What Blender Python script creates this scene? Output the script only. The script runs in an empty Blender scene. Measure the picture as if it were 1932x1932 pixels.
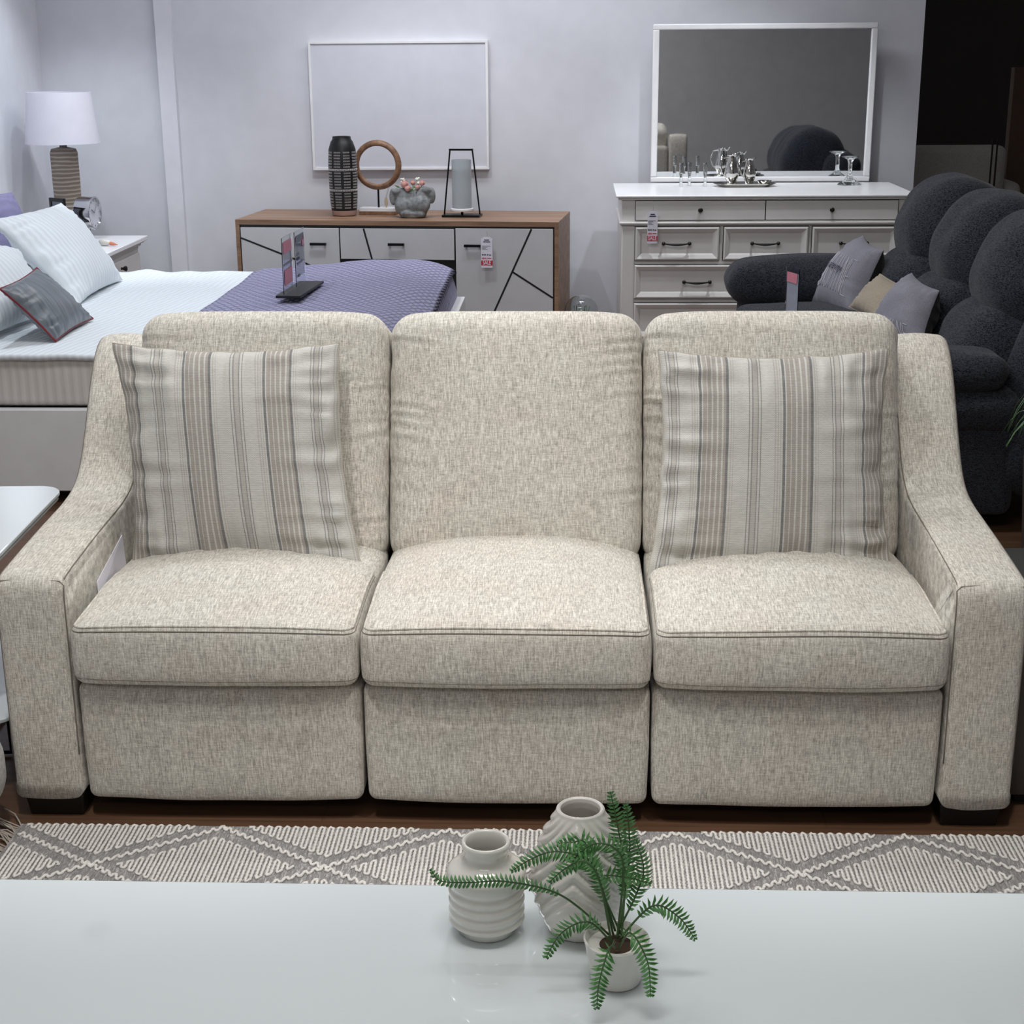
import bpy, bmesh, math, random
from mathutils import Vector, Matrix, noise
R = math.radians
scene = bpy.context.scene
col = scene.collection

# ------------------------------------------------------------------ camera
def make_camera():
    f, p, yaw, roll, cx, d, h = 2917.5, .3022, .0412, -.0074, .1466, 3.1649, 1.6906
    c, s = math.cos(yaw), math.sin(yaw)
    fwd = Vector((-s*math.cos(p), c*math.cos(p), -math.sin(p)))
    right = Vector((c, s, 0)); up = right.cross(fwd)
    r2 = right*math.cos(roll) + up*math.sin(roll)
    u2 = up*math.cos(roll) - right*math.sin(roll)
    cam = bpy.data.cameras.new('camera'); o = bpy.data.objects.new('camera', cam); col.objects.link(o)
    m = Matrix((( r2.x, u2.x, -fwd.x, cx), (r2.y, u2.y, -fwd.y, -d), (r2.z, u2.z, -fwd.z, h), (0, 0, 0, 1)))
    o.matrix_world = m
    cam.sensor_width = 36; cam.lens = f/1932*36; cam.shift_y = 34/1932
    cam.clip_start = .05; cam.clip_end = 60
    scene.camera = o
make_camera()

# ------------------------------------------------------------------ materials
def srgb(r, g, b):
    def c(v):
        v /= 255
        return v/12.92 if v <= .04045 else ((v+.055)/1.055)**2.4
    return (c(r), c(g), c(b), 1)

class N:
    def __init__(s, name):
        s.m = bpy.data.materials.new(name); s.m.use_nodes = True
        s.t = s.m.node_tree; s.b = s.t.nodes['Principled BSDF']
        s.out = s.t.nodes['Material Output']
    def n(s, kind, **kw):
        x = s.t.nodes.new(kind)
        for k, v in kw.items():
            if k.startswith('i_'):
                key = k[2:]; x.inputs[int(key) if key.isdigit() else key.replace('_', ' ')].default_value = v
            else: setattr(x, k, v)
        return x
    def l(s, a, b): s.t.links.new(a, b)
    def coord(s, scale=(1, 1, 1), kind='Object', rot=(0, 0, 0)):
        tc = s.n('ShaderNodeTexCoord'); mp = s.n('ShaderNodeMapping')
        mp.inputs['Scale'].default_value = scale; mp.inputs['Rotation'].default_value = rot
        s.l(tc.outputs[kind], mp.inputs['Vector']); return mp.outputs['Vector']
    def noise(s, vec, scale=1, detail=2, rough=.5):
        x = s.n('ShaderNodeTexNoise'); x.inputs['Scale'].default_value = scale
        x.inputs['Detail'].default_value = detail; x.inputs['Roughness'].default_value = rough
        s.l(vec, x.inputs['Vector']); return x.outputs['Fac']
    def math(s, op, a, b=None, c=None, clamp=False):
        x = s.n('ShaderNodeMath', operation=op); x.use_clamp = clamp
        for i, v in enumerate((a, b, c)):
            if v is None: continue
            if isinstance(v, (int, float)): x.inputs[i].default_value = v
            else: s.l(v, x.inputs[i])
        return x.outputs[0]
    def ramp(s, fac, stops, interp='LINEAR'):
        x = s.n('ShaderNodeValToRGB'); cr = x.color_ramp; cr.interpolation = interp
        while len(cr.elements) > 1: cr.elements.remove(cr.elements[-1])
        cr.elements[0].position = stops[0][0]; cr.elements[0].color = stops[0][1]
        for p, c in stops[1:]:
            e = cr.elements.new(p); e.color = c
        s.l(fac, x.inputs['Fac']); return x.outputs['Color']
    def mix(s, fac, a, b, mode='MIX'):
        x = s.n('ShaderNodeMix', data_type='RGBA', blend_type=mode)
        for i, v in ((0, fac), (6, a), (7, b)):
            if isinstance(v, (int, float, tuple)): x.inputs[i].default_value = v
            else: s.l(v, x.inputs[i])
        return x.outputs[2]
    def bump(s, h, strength=.5, dist=.002):
        x = s.n('ShaderNodeBump'); x.inputs['Strength'].default_value = strength
        x.inputs['Distance'].default_value = dist
        s.l(h, x.inputs['Height']); s.l(x.outputs['Normal'], s.b.inputs['Normal'])
    def set(s, **kw):
        for k, v in kw.items():
            k = k.replace('_', ' ')
            if isinstance(v, (int, float, tuple)): s.b.inputs[k].default_value = v
            else: s.l(v, s.b.inputs[k])
        return s.m

def plain(name, rgb, rough=.5, metal=0, **kw):
    """plain surface with a faint procedural mottling"""
    a = N(name); v = a.coord((9, 9, 9)); f = a.noise(v, 1, 3)
    c = srgb(*rgb); lo = tuple(x*.975 for x in c[:3]) + (1,); hi = tuple(min(1, x*1.02) for x in c[:3]) + (1,)
    a.set(Base_Color=a.ramp(f, [(.35, lo), (.65, hi)]), Roughness=rough, Metallic=metal, **kw)
    return a.m

def fabric(name, dark, light, sx=330, sl=55, bump=.5, hue=None, rough=.95, contrast=(.36, .64), dist=.0015, vec=None):
    a = N(name)
    w1 = a.noise(a.coord(vec or (sx, sl, sl)), 1, 2, .6)
    w2 = a.noise(a.coord((sl, sx, sx)), 1, 2, .6)
    w3 = a.noise(a.coord((sx*.9, sx*.9, sx*.9)), 1, 1)
    s = a.math('MULTIPLY_ADD', w1, .52, a.math('MULTIPLY_ADD', w2, .30, a.math('MULTIPLY', w3, .18)))
    c = a.ramp(s, [(contrast[0], dark), (.5, tuple((dark[i]+light[i])/2 for i in range(4))), (contrast[1], light)])
    big = a.noise(a.coord((7, 7, 7)), 1, 2)
    if hue: c = a.mix(a.ramp(big, [(.42, (0, 0, 0, 1)), (.62, (1, 1, 1, 1))]), c, a.mix(1, c, hue, 'MULTIPLY'))
    a.set(Base_Color=c, Roughness=rough, Specular_IOR_Level=.15)
    a.bump(s, bump, dist)
    a.b.inputs['Sheen Weight'].default_value = .15
    return a.m

M = {}
M['sofa'] = fabric('beige_tweed', srgb(156, 151, 141), srgb(233, 229, 219), 380, 46, hue=(.99, .96, .95, 1), bump=.8)
M['dark_sofa'] = fabric('charcoal_chenille', srgb(13, 14, 18), srgb(80, 84, 94), 300, 50, bump=.9, contrast=(.42, .68), dist=.003, vec=(220, 38, 330))
M['grey_cush'] = fabric('grey_cotton', srgb(140, 139, 150), srgb(165, 164, 175), 500, 200, bump=.2)
M['beige_cush'] = fabric('beige_velvet', srgb(170, 158, 140), srgb(196, 184, 164), 400, 200, bump=.2)
M['black_side'] = fabric('black_cloth', srgb(22, 21, 22), srgb(40, 39, 40), 400, 200, bump=.2)
M['seam'] = plain('seam_thread', (120, 113, 104), .9)
M['seam_light'] = plain('welt_thread', (176, 168, 155), .9)
M['black'] = plain('black_plastic', (14, 14, 15), .45)
M['iron'] = plain('black_iron', (18, 18, 19), .35, .6)
M['wall'] = plain('painted_wall', (216, 217, 223), .7)
M['trimw'] = plain('painted_trim', (226, 226, 232), .6)
M['ceil'] = plain('ceiling_paint', (232, 232, 232), .8)
M['white_lacquer'] = plain('white_lacquer', (240, 240, 241), .28)
M['white_paint'] = plain('white_painted_wood', (222, 219, 216), .4)
M['grey_front'] = plain('grey_white_laminate', (200, 200, 202), .3)
M['paper'] = plain('white_card', (228, 226, 236), .6)
M['ink'] = plain('dark_ink', (40, 42, 70), .6)
M['red'] = plain('red_print', (200, 30, 60), .5)
M['pink'] = plain('pink_print', (222, 140, 156), .5)
M['greyp'] = plain('grey_print', (120, 125, 135), .5)
M['letter'] = plain('pale_lettering', (214, 212, 222), .7)
M['navy'] = plain('navy_lettering', (40, 42, 66), .7)
M['ceramic'] = plain('white_glazed_ceramic', (224, 222, 214), .12, Coat_Weight=.6)
M['ceramic2'] = plain('white_satin_ceramic', (230, 226, 218), .2, Coat_Weight=.4)
M['chrome'] = plain('polished_chrome', (205, 205, 208), .08, 1)
M['silver'] = plain('silver_plate', (215, 213, 208), .1, 1)
M['mirror'] = plain('mirror_glass', (235, 238, 240), .02, 1)
M['dial'] = plain('clock_dial', (214, 216, 224), .4)
M['orange'] = plain('orange_clay', (225, 140, 110), .5)
M['terracotta'] = plain('terracotta', (158, 128, 116), .8)
M['soil'] = plain('potting_soil', (60, 45, 32), .95)
M['leaf'] = plain('fern_green', (98, 152, 90), .38)
M['leaf2'] = plain('pale_leaf_green', (120, 160, 110), .5)
M['rose'] = plain('pink_petal', (232, 176, 166), .6)
M['white_petal'] = plain('white_petal', (236, 238, 225), .6)
M['stem'] = plain('fern_stem', (66, 96, 52), .5)
M['marble'] = plain('white_marble', (224, 224, 226), .25)
M['white_print'] = plain('chalk_white', (205, 200, 196), .7)
M['tagbrown'] = plain('kraft_card', (176, 160, 140), .8)
M['darkwood'] = plain('dark_brown_wood', (62, 54, 48), .45)
M['brownpanel'] = plain('brown_veneer', (88, 66, 50), .6)
M['darkpanel'] = plain('dark_wall_paint', (62, 57, 53), .7)
M['fringe'] = plain('fringe_yarn', (176, 166, 156), .95)
M['pouf'] = fabric('pale_grey_weave', srgb(165, 165, 163), srgb(214, 213, 210), 260, 90)
M['chair'] = fabric('warm_grey_weave', srgb(150, 146, 142), srgb(180, 176, 170), 260, 90)

def glass(name, rgb, rough=.02, ior=1.45, trans=1):
    a = N(name); f = a.noise(a.coord((30, 30, 30)), 1, 2)
    a.set(Base_Color=srgb(*rgb), Roughness=a.math('MULTIPLY_ADD', f, .02, rough), Transmission_Weight=trans, IOR=ior)
    return a.m
M['glass'] = glass('clear_glass', (245, 248, 248))
M['acrylic'] = glass('clear_acrylic', (235, 240, 244), .03, 1.2)
M['hammered'] = glass('seeded_glass', (222, 228, 230), .12, 1.25, .7)

def wood(name, c1, c2, axis='x', rough=.45, sc=1):
    a = N(name); s = {'x': (1.5*sc, 22*sc, 22*sc), 'y': (22*sc, 1.5*sc, 22*sc), 'z': (22*sc, 22*sc, 1.5*sc)}[axis]
    v = a.coord(s); n1 = a.noise(v, 1, 5, .6); n2 = a.noise(v, 5, 3, .6)
    f = a.math('MULTIPLY_ADD', n1, .7, a.math('MULTIPLY', n2, .3))
    a.set(Base_Color=a.ramp(f, [(.35, srgb(*c1)), (.65, srgb(*c2))]), Roughness=rough)
    a.bump(f, .1, .001); return a.m
M['walnut'] = wood('walnut_veneer', (112, 84, 63), (166, 132, 106))
M['ringwood'] = wood('ring_wood', (96, 68, 48), (150, 112, 84), 'y')
M['lampbase'] = None

def floor_mat():
    a = N('wood_plank_floor'); v = a.coord((1, 1, 1))
    b = a.n('ShaderNodeTexBrick'); a.l(v, b.inputs['Vector'])
    b.offset = .37; b.inputs['Scale'].default_value = 1; b.inputs['Brick Width'].default_value = 1.15
    b.inputs['Row Height'].default_value = .19; b.inputs['Mortar Size'].default_value = .002
    b.inputs['Color1'].default_value = srgb(84, 60, 44); b.inputs['Color2'].default_value = srgb(108, 80, 60)
    b.inputs['Mortar'].default_value = srgb(52, 42, 35)
    g = a.noise(a.coord((3, 40, 1)), 1, 4)
    c = a.mix(.55, b.outputs['Color'], a.ramp(g, [(.3, srgb(72, 50, 36)), (.7, srgb(112, 84, 64))]))
    a.set(Base_Color=c, Roughness=.32); a.bump(g, .08, .001); return a.m
M['floor'] = floor_mat()

def stripe_mat(nm, sc, ph):
    a = N(nm)
    tc = a.n('ShaderNodeTexCoord'); sp = a.n('ShaderNodeSeparateXYZ'); a.l(tc.outputs['UV'], sp.inputs[0])
    wob = a.noise(a.coord((2, 2, 2)), 1, 1)
    t = a.math('FRACT', a.math('MULTIPLY_ADD', sp.outputs['X'], sc, a.math('MULTIPLY_ADD', wob, .03, ph-.015)))
    cr = srgb(204, 203, 198); ta = srgb(164, 158, 151); dk = srgb(114, 115, 116); fa = srgb(184, 181, 175); g = srgb(142, 141, 140)
    st = [(0, dk), (.03, cr), (.045, ta), (.09, cr), (.105, ta), (.15, cr), (.17, ta), (.215, cr), (.235, ta), (.28, cr), (.297, ta),
          (.33, dk), (.362, cr), (.385, fa), (.398, cr), (.415, fa), (.425, cr),
          (.60, g), (.612, cr), (.635, g), (.65, fa), (.70, g), (.712, cr), (.735, g), (.747, cr),
          (.905, fa), (.918, cr), (.935, fa), (.95, cr), (.965, fa), (.98, cr)]
    c = a.ramp(t, st, 'CONSTANT')
    # herringbone weave
    z = a.math('PINGPONG', a.math('MULTIPLY', sp.outputs['X'], 95), .5)
    h = a.math('SINE', a.math('MULTIPLY', a.math('ADD', a.math('MULTIPLY', sp.outputs['Y'], 120), z), 6.283))
    wn = a.noise(a.coord((60, 500, 500)), 1, 2)
    wn2 = a.noise(a.coord((14, 60, 160)), 1, 3)
    h2 = a.math('MULTIPLY_ADD', h, .25, a.math('MULTIPLY', wn, 1.0))
    sh = a.ramp(h2, [(.15, (.72, .72, .72, 1)), (.8, (1.06, 1.06, 1.05, 1))])
    c = a.mix(1, c, sh, 'MULTIPLY')
    c = a.mix(a.math('MULTIPLY', wn2, .35), c, srgb(188, 183, 176))
    a.set(Base_Color=c, Roughness=.95, Specular_IOR_Level=.1); a.bump(h2, .35, .0012); return a.m
M['stripe'] = stripe_mat('striped_linen', 2.84, .12)
M['stripe2'] = stripe_mat('striped_linen_shifted', 2.8, .53)

def rug_mat():
    a = N('grey_flatweave')
    w = a.noise(a.coord((260, 38, 50)), 1, 2, .7); fl = a.noise(a.coord((520, 120, 50)), 1, 2, .7)
    f = a.math('MULTIPLY_ADD', w, .6, a.math('MULTIPLY', fl, .4))
    c = a.ramp(f, [(.38, srgb(122, 120, 120)), (.53, srgb(150, 148, 147)), (.64, srgb(206, 202, 198))])
    a.set(Base_Color=c, Roughness=.95); a.bump(f, .8, .003); return a.m
M['rug'] = rug_mat()
M['yarn'] = fabric('cream_yarn', srgb(216, 212, 206), srgb(246, 243, 238), 300, 300, bump=.6)

def spread_mat():
    a = N('lavender_quilt'); v = a.coord((1, 1, 1)); sp = a.n('ShaderNodeSeparateXYZ'); a.l(v, sp.inputs[0])
    k = 2*math.pi/.085
    p = a.math('MULTIPLY', a.math('ADD', sp.outputs['X'], a.math('MULTIPLY', sp.outputs['Y'], .62)), k)
    q = a.math('MULTIPLY', a.math('SUBTRACT', sp.outputs['X'], a.math('MULTIPLY', sp.outputs['Y'], .62)), k)
    s1 = a.math('ABSOLUTE', a.math('SINE', p)); s2 = a.math('ABSOLUTE', a.math('SINE', q))
    h = a.math('POWER', a.math('MULTIPLY', s1, s2), .4)
    c = a.ramp(h, [(.2, srgb(112, 110, 142)), (.7, srgb(150, 148, 182))])
    a.set(Base_Color=c, Roughness=.8); a.bump(h, 1.0, .012)
    a.b.inputs['Sheen Weight'].default_value = .2; return a.m
M['spread'] = spread_mat()

def sheet_mat(name, rgb, k, ang, strength=.5):
    a = N(name); v = a.coord((1, 1, 1), rot=(0, 0, R(ang)))
    nz = a.noise(a.coord((3, 3, 3)), 1, 2)
    sp = a.n('ShaderNodeSeparateXYZ'); a.l(v, sp.inputs[0])
    h = a.math('SINE', a.math('MULTIPLY_ADD', sp.outputs['X'], k, a.math('MULTIPLY', nz, 3)))
    b = srgb(*rgb); lo = tuple(x*.90 for x in b[:3])+(1,)
    a.set(Base_Color=a.ramp(a.math('MULTIPLY_ADD', h, .5, .5), [(.3, lo), (.7, b)]), Roughness=.75)
    a.bump(a.math('MULTIPLY_ADD', h, .3, nz), strength, .006); return a.m
M['sheet'] = sheet_mat('white_striped_sateen', (228, 234, 238), 2*math.pi/.03, 12)
M['pillowcase'] = sheet_mat('white_striped_pillowcase', (230, 236, 240), 2*math.pi/.035, 90, .3)
M['mattress'] = sheet_mat('grey_cream_ticking', (224, 219, 212), 2*math.pi/.035, 0)
M['satin'] = None
def satin_mat():
    a = N('grey_satin'); f = a.noise(a.coord((6, 60, 6)), 1, 3)
    a.set(Base_Color=a.ramp(f, [(.3, srgb(92, 98, 104)), (.7, srgb(124, 130, 136))]), Roughness=.35)
    a.bump(f, .25, .002); return a.m
M['satin'] = satin_mat()
M['redpipe'] = plain('dark_red_piping', (120, 34, 44), .5)
M['purplesatin'] = sheet_mat('purple_ribbed_satin', (132, 128, 165), 2*math.pi/.03, 0, .5)
def lamp_mat():
    a = N('ribbed_beige_weave'); sp = a.n('ShaderNodeSeparateXYZ'); a.l(a.coord((1, 1, 1)), sp.inputs[0])
    nz = a.noise(a.coord((8, 8, 20)), 1, 2)
    h = a.math('SINE', a.math('MULTIPLY_ADD', sp.outputs['Z'], 2*math.pi/.022, a.math('MULTIPLY', nz, 5)))
    a.set(Base_Color=a.ramp(h, [(.0, srgb(140, 128, 116)), (.6, srgb(184, 172, 158))]), Roughness=.8); a.bump(h, .6, .004); return a.m
M['lampbase'] = lamp_mat()
def stone_mat():
    a = N('grey_stone'); f = a.noise(a.coord((40, 40, 40)), 1, 5, .6)
    a.set(Base_Color=a.ramp(f, [(.3, srgb(98, 101, 102)), (.7, srgb(148, 151, 150))]), Roughness=.85); a.bump(f, .4, .004); return a.m
M['stone'] = stone_mat()
def glasstop(name, rgb):
    a = N(name); f = a.noise(a.coord((2, 2, 2)), 1, 1); c = srgb(*rgb)
    a.set(Base_Color=a.ramp(f, [(.3, c), (.7, tuple(x*.97 for x in c[:3])+(1,))]), Roughness=.05, Coat_Weight=1.0); return a.m
M['whiteglass'] = glasstop('white_back_painted_glass', (226, 234, 236))
M['greyglass'] = glasstop('smoked_glass', (76, 78, 76))
M['edgeglass'] = plain('pale_glass_edge', (196, 206, 206), .2)

def light_mat(name, s):
    a = N(name); e = a.n('ShaderNodeEmission'); e.inputs['Strength'].default_value = s
    a.l(e.outputs[0], a.out.inputs['Surface']); return a.m
M['led'] = light_mat('led_diffuser', 12)

# ------------------------------------------------------------------ mesh helpers
class MB:
    def __init__(s): s.v = []; s.f = []; s.uv = None
    def add(s, vs, fs):
        k = len(s.v); s.v += [tuple(v) for v in vs]; s.f += [tuple(i+k for i in f) for f in fs]; return s
    def box(s, x0, x1, y0, y1, z0, z1):
        return s.add([(x0,y0,z0),(x1,y0,z0),(x1,y1,z0),(x0,y1,z0),(x0,y0,z1),(x1,y0,z1),(x1,y1,z1),(x0,y1,z1)],
                     [(3,2,1,0),(4,5,6,7),(0,1,5,4),(1,2,6,5),(2,3,7,6),(3,0,4,7)])
    def hexa(s, b, t):
        return s.add(list(b)+list(t), [(3,2,1,0),(4,5,6,7),(0,1,5,4),(1,2,6,5),(2,3,7,6),(3,0,4,7)])
    def lathe(s, prof, n=40, c=(0,0,0), fn=None):
        vs = []; fs = []
        for r, z in prof:
            for k in range(n):
                a = 2*math.pi*k/n; rr = fn(r, z, a) if fn else r
                vs.append((c[0]+rr*math.cos(a), c[1]+rr*math.sin(a), c[2]+z))
        for i in range(len(prof)-1):
            for k in range(n):
                k2 = (k+1) % n; fs.append((i*n+k, i*n+k2, (i+1)*n+k2, (i+1)*n+k))
        if prof[0][0] > 1e-6: fs.append(tuple(range(n-1, -1, -1)))
        if prof[-1][0] > 1e-6: fs.append(tuple((len(prof)-1)*n+k for k in range(n)))
        return s.add(vs, fs)
    def tube(s, pts, r, n=8, closed=False, sq=None):
        pts = [Vector(p) for p in pts]; m = len(pts); vs = []; fs = []
        prev = None
        for i, p in enumerate(pts):
            a = pts[(i-1) % m] if (closed or i > 0) else p
            b = pts[(i+1) % m] if (closed or i < m-1) else p
            t = (b-a)
            t = t.normalized() if t.length > 1e-9 else Vector((0, 0, 1))
            if prev is None:
                u = t.orthogonal().normalized()
            else:
                u = prev - t*prev.dot(t); u = u.normalized() if u.length > 1e-6 else t.orthogonal().normalized()
            prev = u; w = t.cross(u); rr = r[i] if isinstance(r, (list, tuple)) else r
            for k in range(n):
                an = 2*math.pi*k/n; vs.append(p + u*math.cos(an)*rr + w*math.sin(an)*rr*(sq or 1))
        mm = m if closed else m-1
        for i in range(mm):
            j = (i+1) % m
            for k in range(n):
                k2 = (k+1) % n; fs.append((i*n+k, i*n+k2, j*n+k2, j*n+k))
        if not closed:
            fs.append(tuple(range(n-1, -1, -1))); fs.append(tuple((m-1)*n+k for k in range(n)))
        return s.add(vs, fs)
    def sphere(s, c, r, n=20, m=12, sc=(1,1,1)):
        prof = [(max(1e-7, math.sin(math.pi*i/m)*r), -math.cos(math.pi*i/m)*r) for i in range(m+1)]
        k = len(s.v); s.lathe([(a, b) for a, b in prof], n)
        for i in range(k, len(s.v)):
            x, y, z = s.v[i]; s.v[i] = (c[0]+x*sc[0], c[1]+y*sc[1], c[2]+z*sc[2])
        return s
    def xf(s, m, start=0):
        for i in range(start, len(s.v)): s.v[i] = tuple(m @ Vector(s.v[i]))
        return s

def obj(name, mb, mat, parent=None, loc=(0,0,0), rot=(0,0,0), smooth=True, bevel=0, seg=2, ang=40, label=None):
    me = bpy.data.meshes.new(name); me.from_pydata([tuple(v) for v in mb.v], [], mb.f)
    me.update()
    bm = bmesh.new(); bm.from_mesh(me)
    if mb.uv:
        l = bm.loops.layers.uv.new('UVMap')
        for f in bm.faces:
            for lp in f.loops: lp[l].uv = mb.uv[lp.vert.index]
    else:
        bmesh.ops.recalc_face_normals(bm, faces=bm.faces)
    bm.to_mesh(me); bm.free()
    if smooth:
        for p in me.polygons: p.use_smooth = True
        me.set_sharp_from_angle(angle=R(ang))
    me.materials.append(mat)
    o = bpy.data.objects.new(name, me); col.objects.link(o)
    o.location = loc; o.rotation_euler = rot
    if parent: o.parent = parent
    if bevel:
        b = o.modifiers.new('bevel', 'BEVEL'); b.width = bevel; b.segments = seg; b.limit_method = 'ANGLE'; b.harden_normals = False
    if label: o['label'] = label
    return o

def tag(o, label, cat, group=None, kind=None):
    o['label'] = label; o['category'] = cat
    if group: o['group'] = group
    if kind: o['kind'] = kind
    return o
def thing(name, label, cat, loc=(0,0,0), rz=0, group=None):
    o = bpy.data.objects.new(name, None); col.objects.link(o); o.location = loc; o.rotation_euler = (0, 0, rz)
    o.empty_display_size = .05
    return tag(o, label, cat, group)
def struct(name, mb, mat, **kw):
    o = obj(name, mb, mat, smooth=False, **kw); o['kind'] = 'structure'; return o

def lines(lo, hi, r, n, k=4):
    """cube grid lines along one axis, dense in the rounded ends"""
    a = [lo + r*(1-math.cos(math.pi/2*i/k)) if False else lo + r*i/k for i in range(k)]
    b = [lo+r + (hi-lo-2*r)*i/n for i in range(n+1)]
    c = [hi - r*(k-1-i)/k for i in range(k)]
    return a + b + c
def rbox(sx, sy, sz, r, seg=(10, 10, 10), k=4):
    """rounded box centred at 0, welded verts"""
    L = [lines(-s/2, s/2, r, n, k) for s, n in zip((sx, sy, sz), seg)]
    idx = {}; vs = []; fs = []
    def vid(p):
        key = tuple(round(c, 6) for c in p)
        if key not in idx:
            inn = [max(-s/2+r, min(s/2-r, c)) for s, c in zip((sx, sy, sz), p)]
            d = Vector([p[i]-inn[i] for i in range(3)])
            q = Vector(inn) + (d.normalized()*r if d.length > 1e-9 else d)
            idx[key] = len(vs); vs.append(q)
        return idx[key]
    for ax in range(3):
        u, w = [(1, 2), (2, 0), (0, 1)][ax]
        for side in (-1, 1):
            c = side*(sx, sy, sz)[ax]/2
            for i in range(len(L[u])-1):
                for j in range(len(L[w])-1):
                    q = []
                    for a, b in ((i, j), (i+1, j), (i+1, j+1), (i, j+1)):
                        p = [0, 0, 0]; p[ax] = c; p[u] = L[u][a]; p[w] = L[w][b]; q.append(vid(p))
                    if side < 0: q.reverse()
                    fs.append(tuple(q))
    return vs, fs
def soft(name, size, r, seg, fn, mat, parent, k=4, label=None):
    vs, fs = rbox(*size, r, seg, k); mb = MB(); mb.add([fn(Vector(v)) for v in vs], fs)
    return obj(name, mb, mat, parent, ang=180, label=label)
def nz(x, y=0, z=0): return noise.noise(Vector((x, y, z)))

def text_mesh(s, size, bold=0):
    cu = bpy.data.curves.new('t', 'FONT'); cu.body = s; cu.size = size; cu.align_x = 'CENTER'; cu.align_y = 'CENTER'
    cu.resolution_u = 3; cu.offset = bold
    o = bpy.data.objects.new('t', cu); col.objects.link(o)
    bpy.context.view_layer.update()
    me = o.to_mesh(); vs = [tuple(v.co) for v in me.vertices]; fs = [tuple(p.vertices) for p in me.polygons]
    o.to_mesh_clear(); bpy.data.objects.remove(o); bpy.data.curves.remove(cu)
    return vs, fs

# pillow spanned by four world corners BL, BR, TR, TL; side +1 faces (BR-BL)x(TL-BL)
class Pil:
    def __init__(s, c, T, pinch=.07, seed=0, wr=.006, sag=0, power=2.2, pw=.55, folds=()):
        s.folds = folds
        s.c = [Vector(p) for p in c]; s.T = T; s.p = pinch; s.s = seed; s.w = wr; s.sag = sag; s.pow = power; s.pw = pw
        s.n = (s.c[1]-s.c[0]).cross(s.c[3]-s.c[0]).normalized()
    def at(s, u, v, side):
        uu = u*(1-s.p*(1-v*v)*abs(u)**1.5); vv = v*(1-s.p*(1-u*u)*abs(v)**1.5)
        e_ = min(1, s.w/.016); uu += .012*e_*nz(v*5, s.s+7)*1.6*abs(u)**4; vv += .012*e_*nz(u*5, s.s+9)*1.3*abs(v)**4
        a, b = (uu+1)/2, (vv+1)/2; C = s.c
        P = C[0]*(1-a)*(1-b)+C[1]*a*(1-b)+C[2]*a*b+C[3]*(1-a)*b
        e = max(0, 1-abs(u)**s.pow)*max(0, 1-abs(v)**s.pow); h = s.T*e**s.pw
        h += s.T*.10*nz(u*1.7+s.s, v*1.7, side*3)*min(1, e*3)
        k = min(1, e*8)
        h += s.w*k*(nz(u*1.5, v*9+s.s, side)*abs(u)**2*2 + nz(u*9+s.s, v*1.5, side+5)*abs(v)**2*2)
        for su, fv, L, am, sl in s.folds:
            d = su*u - (1-L)
            if d > 0:
                q = v - fv - sl*d
                h += am*min(1, d*4)*k*(-math.exp(-(q/.022)**2) + .7*math.exp(-((q+.055)/.045)**2))
        if h < 0: h = 0
        return P + s.n*side*h + Vector((0, 0, -s.sag*(1-u*u)*(v+1)/2))
    def mesh(s, n=44):
        mb = MB(); idx = {}; mb.uv = []
        g = [math.sin(math.pi/2*(2*i/n-1)) for i in range(n+1)]
        def vid(i, j, side):
            key = (i, j, 0 if i in (0, n) or j in (0, n) else side)
            if key not in idx:
                idx[key] = len(mb.v); mb.v.append(tuple(s.at(g[i], g[j], side))); mb.uv.append(((g[i]+1)/2, (g[j]+1)/2))
            return idx[key]
        for side in (1, -1):
            for i in range(n):
                for j in range(n):
                    q = [vid(i, j, side), vid(i+1, j, side), vid(i+1, j+1, side), vid(i, j+1, side)]
                    mb.f.append(tuple(q if side > 0 else q[::-1]))
        return mb
    def border(s, n=30):
        p = []
        for i in range(n): p.append(s.at(-1+2*i/n, -1, 1))
        for i in range(n): p.append(s.at(1, -1+2*i/n, 1))
        for i in range(n): p.append(s.at(1-2*i/n, 1, 1))
        for i in range(n): p.append(s.at(-1, 1-2*i/n, 1))
        return p
def pillow_thing(name, label, cat, pil, mat, pipe=None, pr=.003, group=None, n=44, pname='piping'):
    base = (pil.c[0]+pil.c[1])/2
    t = thing(name, label, cat, base, 0, group)
    m = pil.mesh(n); m.v = [tuple(Vector(v)-base) for v in m.v]
    obj('cover', m, mat, t, ang=180)
    if pipe:
        b = MB().tube([p-base for p in pil.border()], pr, 6, True); obj(pname, b, pipe, t, ang=180)
    return t, base

# ================================================================== ROOM
def build_room():
    XL, XR, YB, YF, H = -2.93, 6.0, 6.03, -6.0, 3.1
    struct('floor', MB().box(XL-.1, XR+.1, YF-.1, 9.1, -.06, 0), M['floor'])
    struct('ceiling', MB().box(XL-.1, XR+.1, YF-.1, 9.1, H, H+.08), M['ceil'])
    struct('wall_back', MB().box(XL, 2.1, YB, YB+.12, 0, H), M['wall'])
    struct('wall_left', MB().box(XL-.1, XL, YF, YB+.12, 0, H), M['wall'])
    struct('wall_right', MB().box(XR, XR+.1, YF, 9, 0, H), M['wall'])
    struct('wall_front', MB().box(XL, XR, YF-.1, YF, 0, H), M['wall'])
    struct('wall_far', MB().box(2.1, XR, 8.9, 9, 0, H), M['darkpanel'])
    struct('trim_1', MB().box(-2.243, -2.150, YB-.035, YB, 0, H), M['trimw'])
    struct('baseboard_back', MB().box(XL, 2.1, YB-.012, YB, 0, .09), M['trimw'])
build_room()

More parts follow.
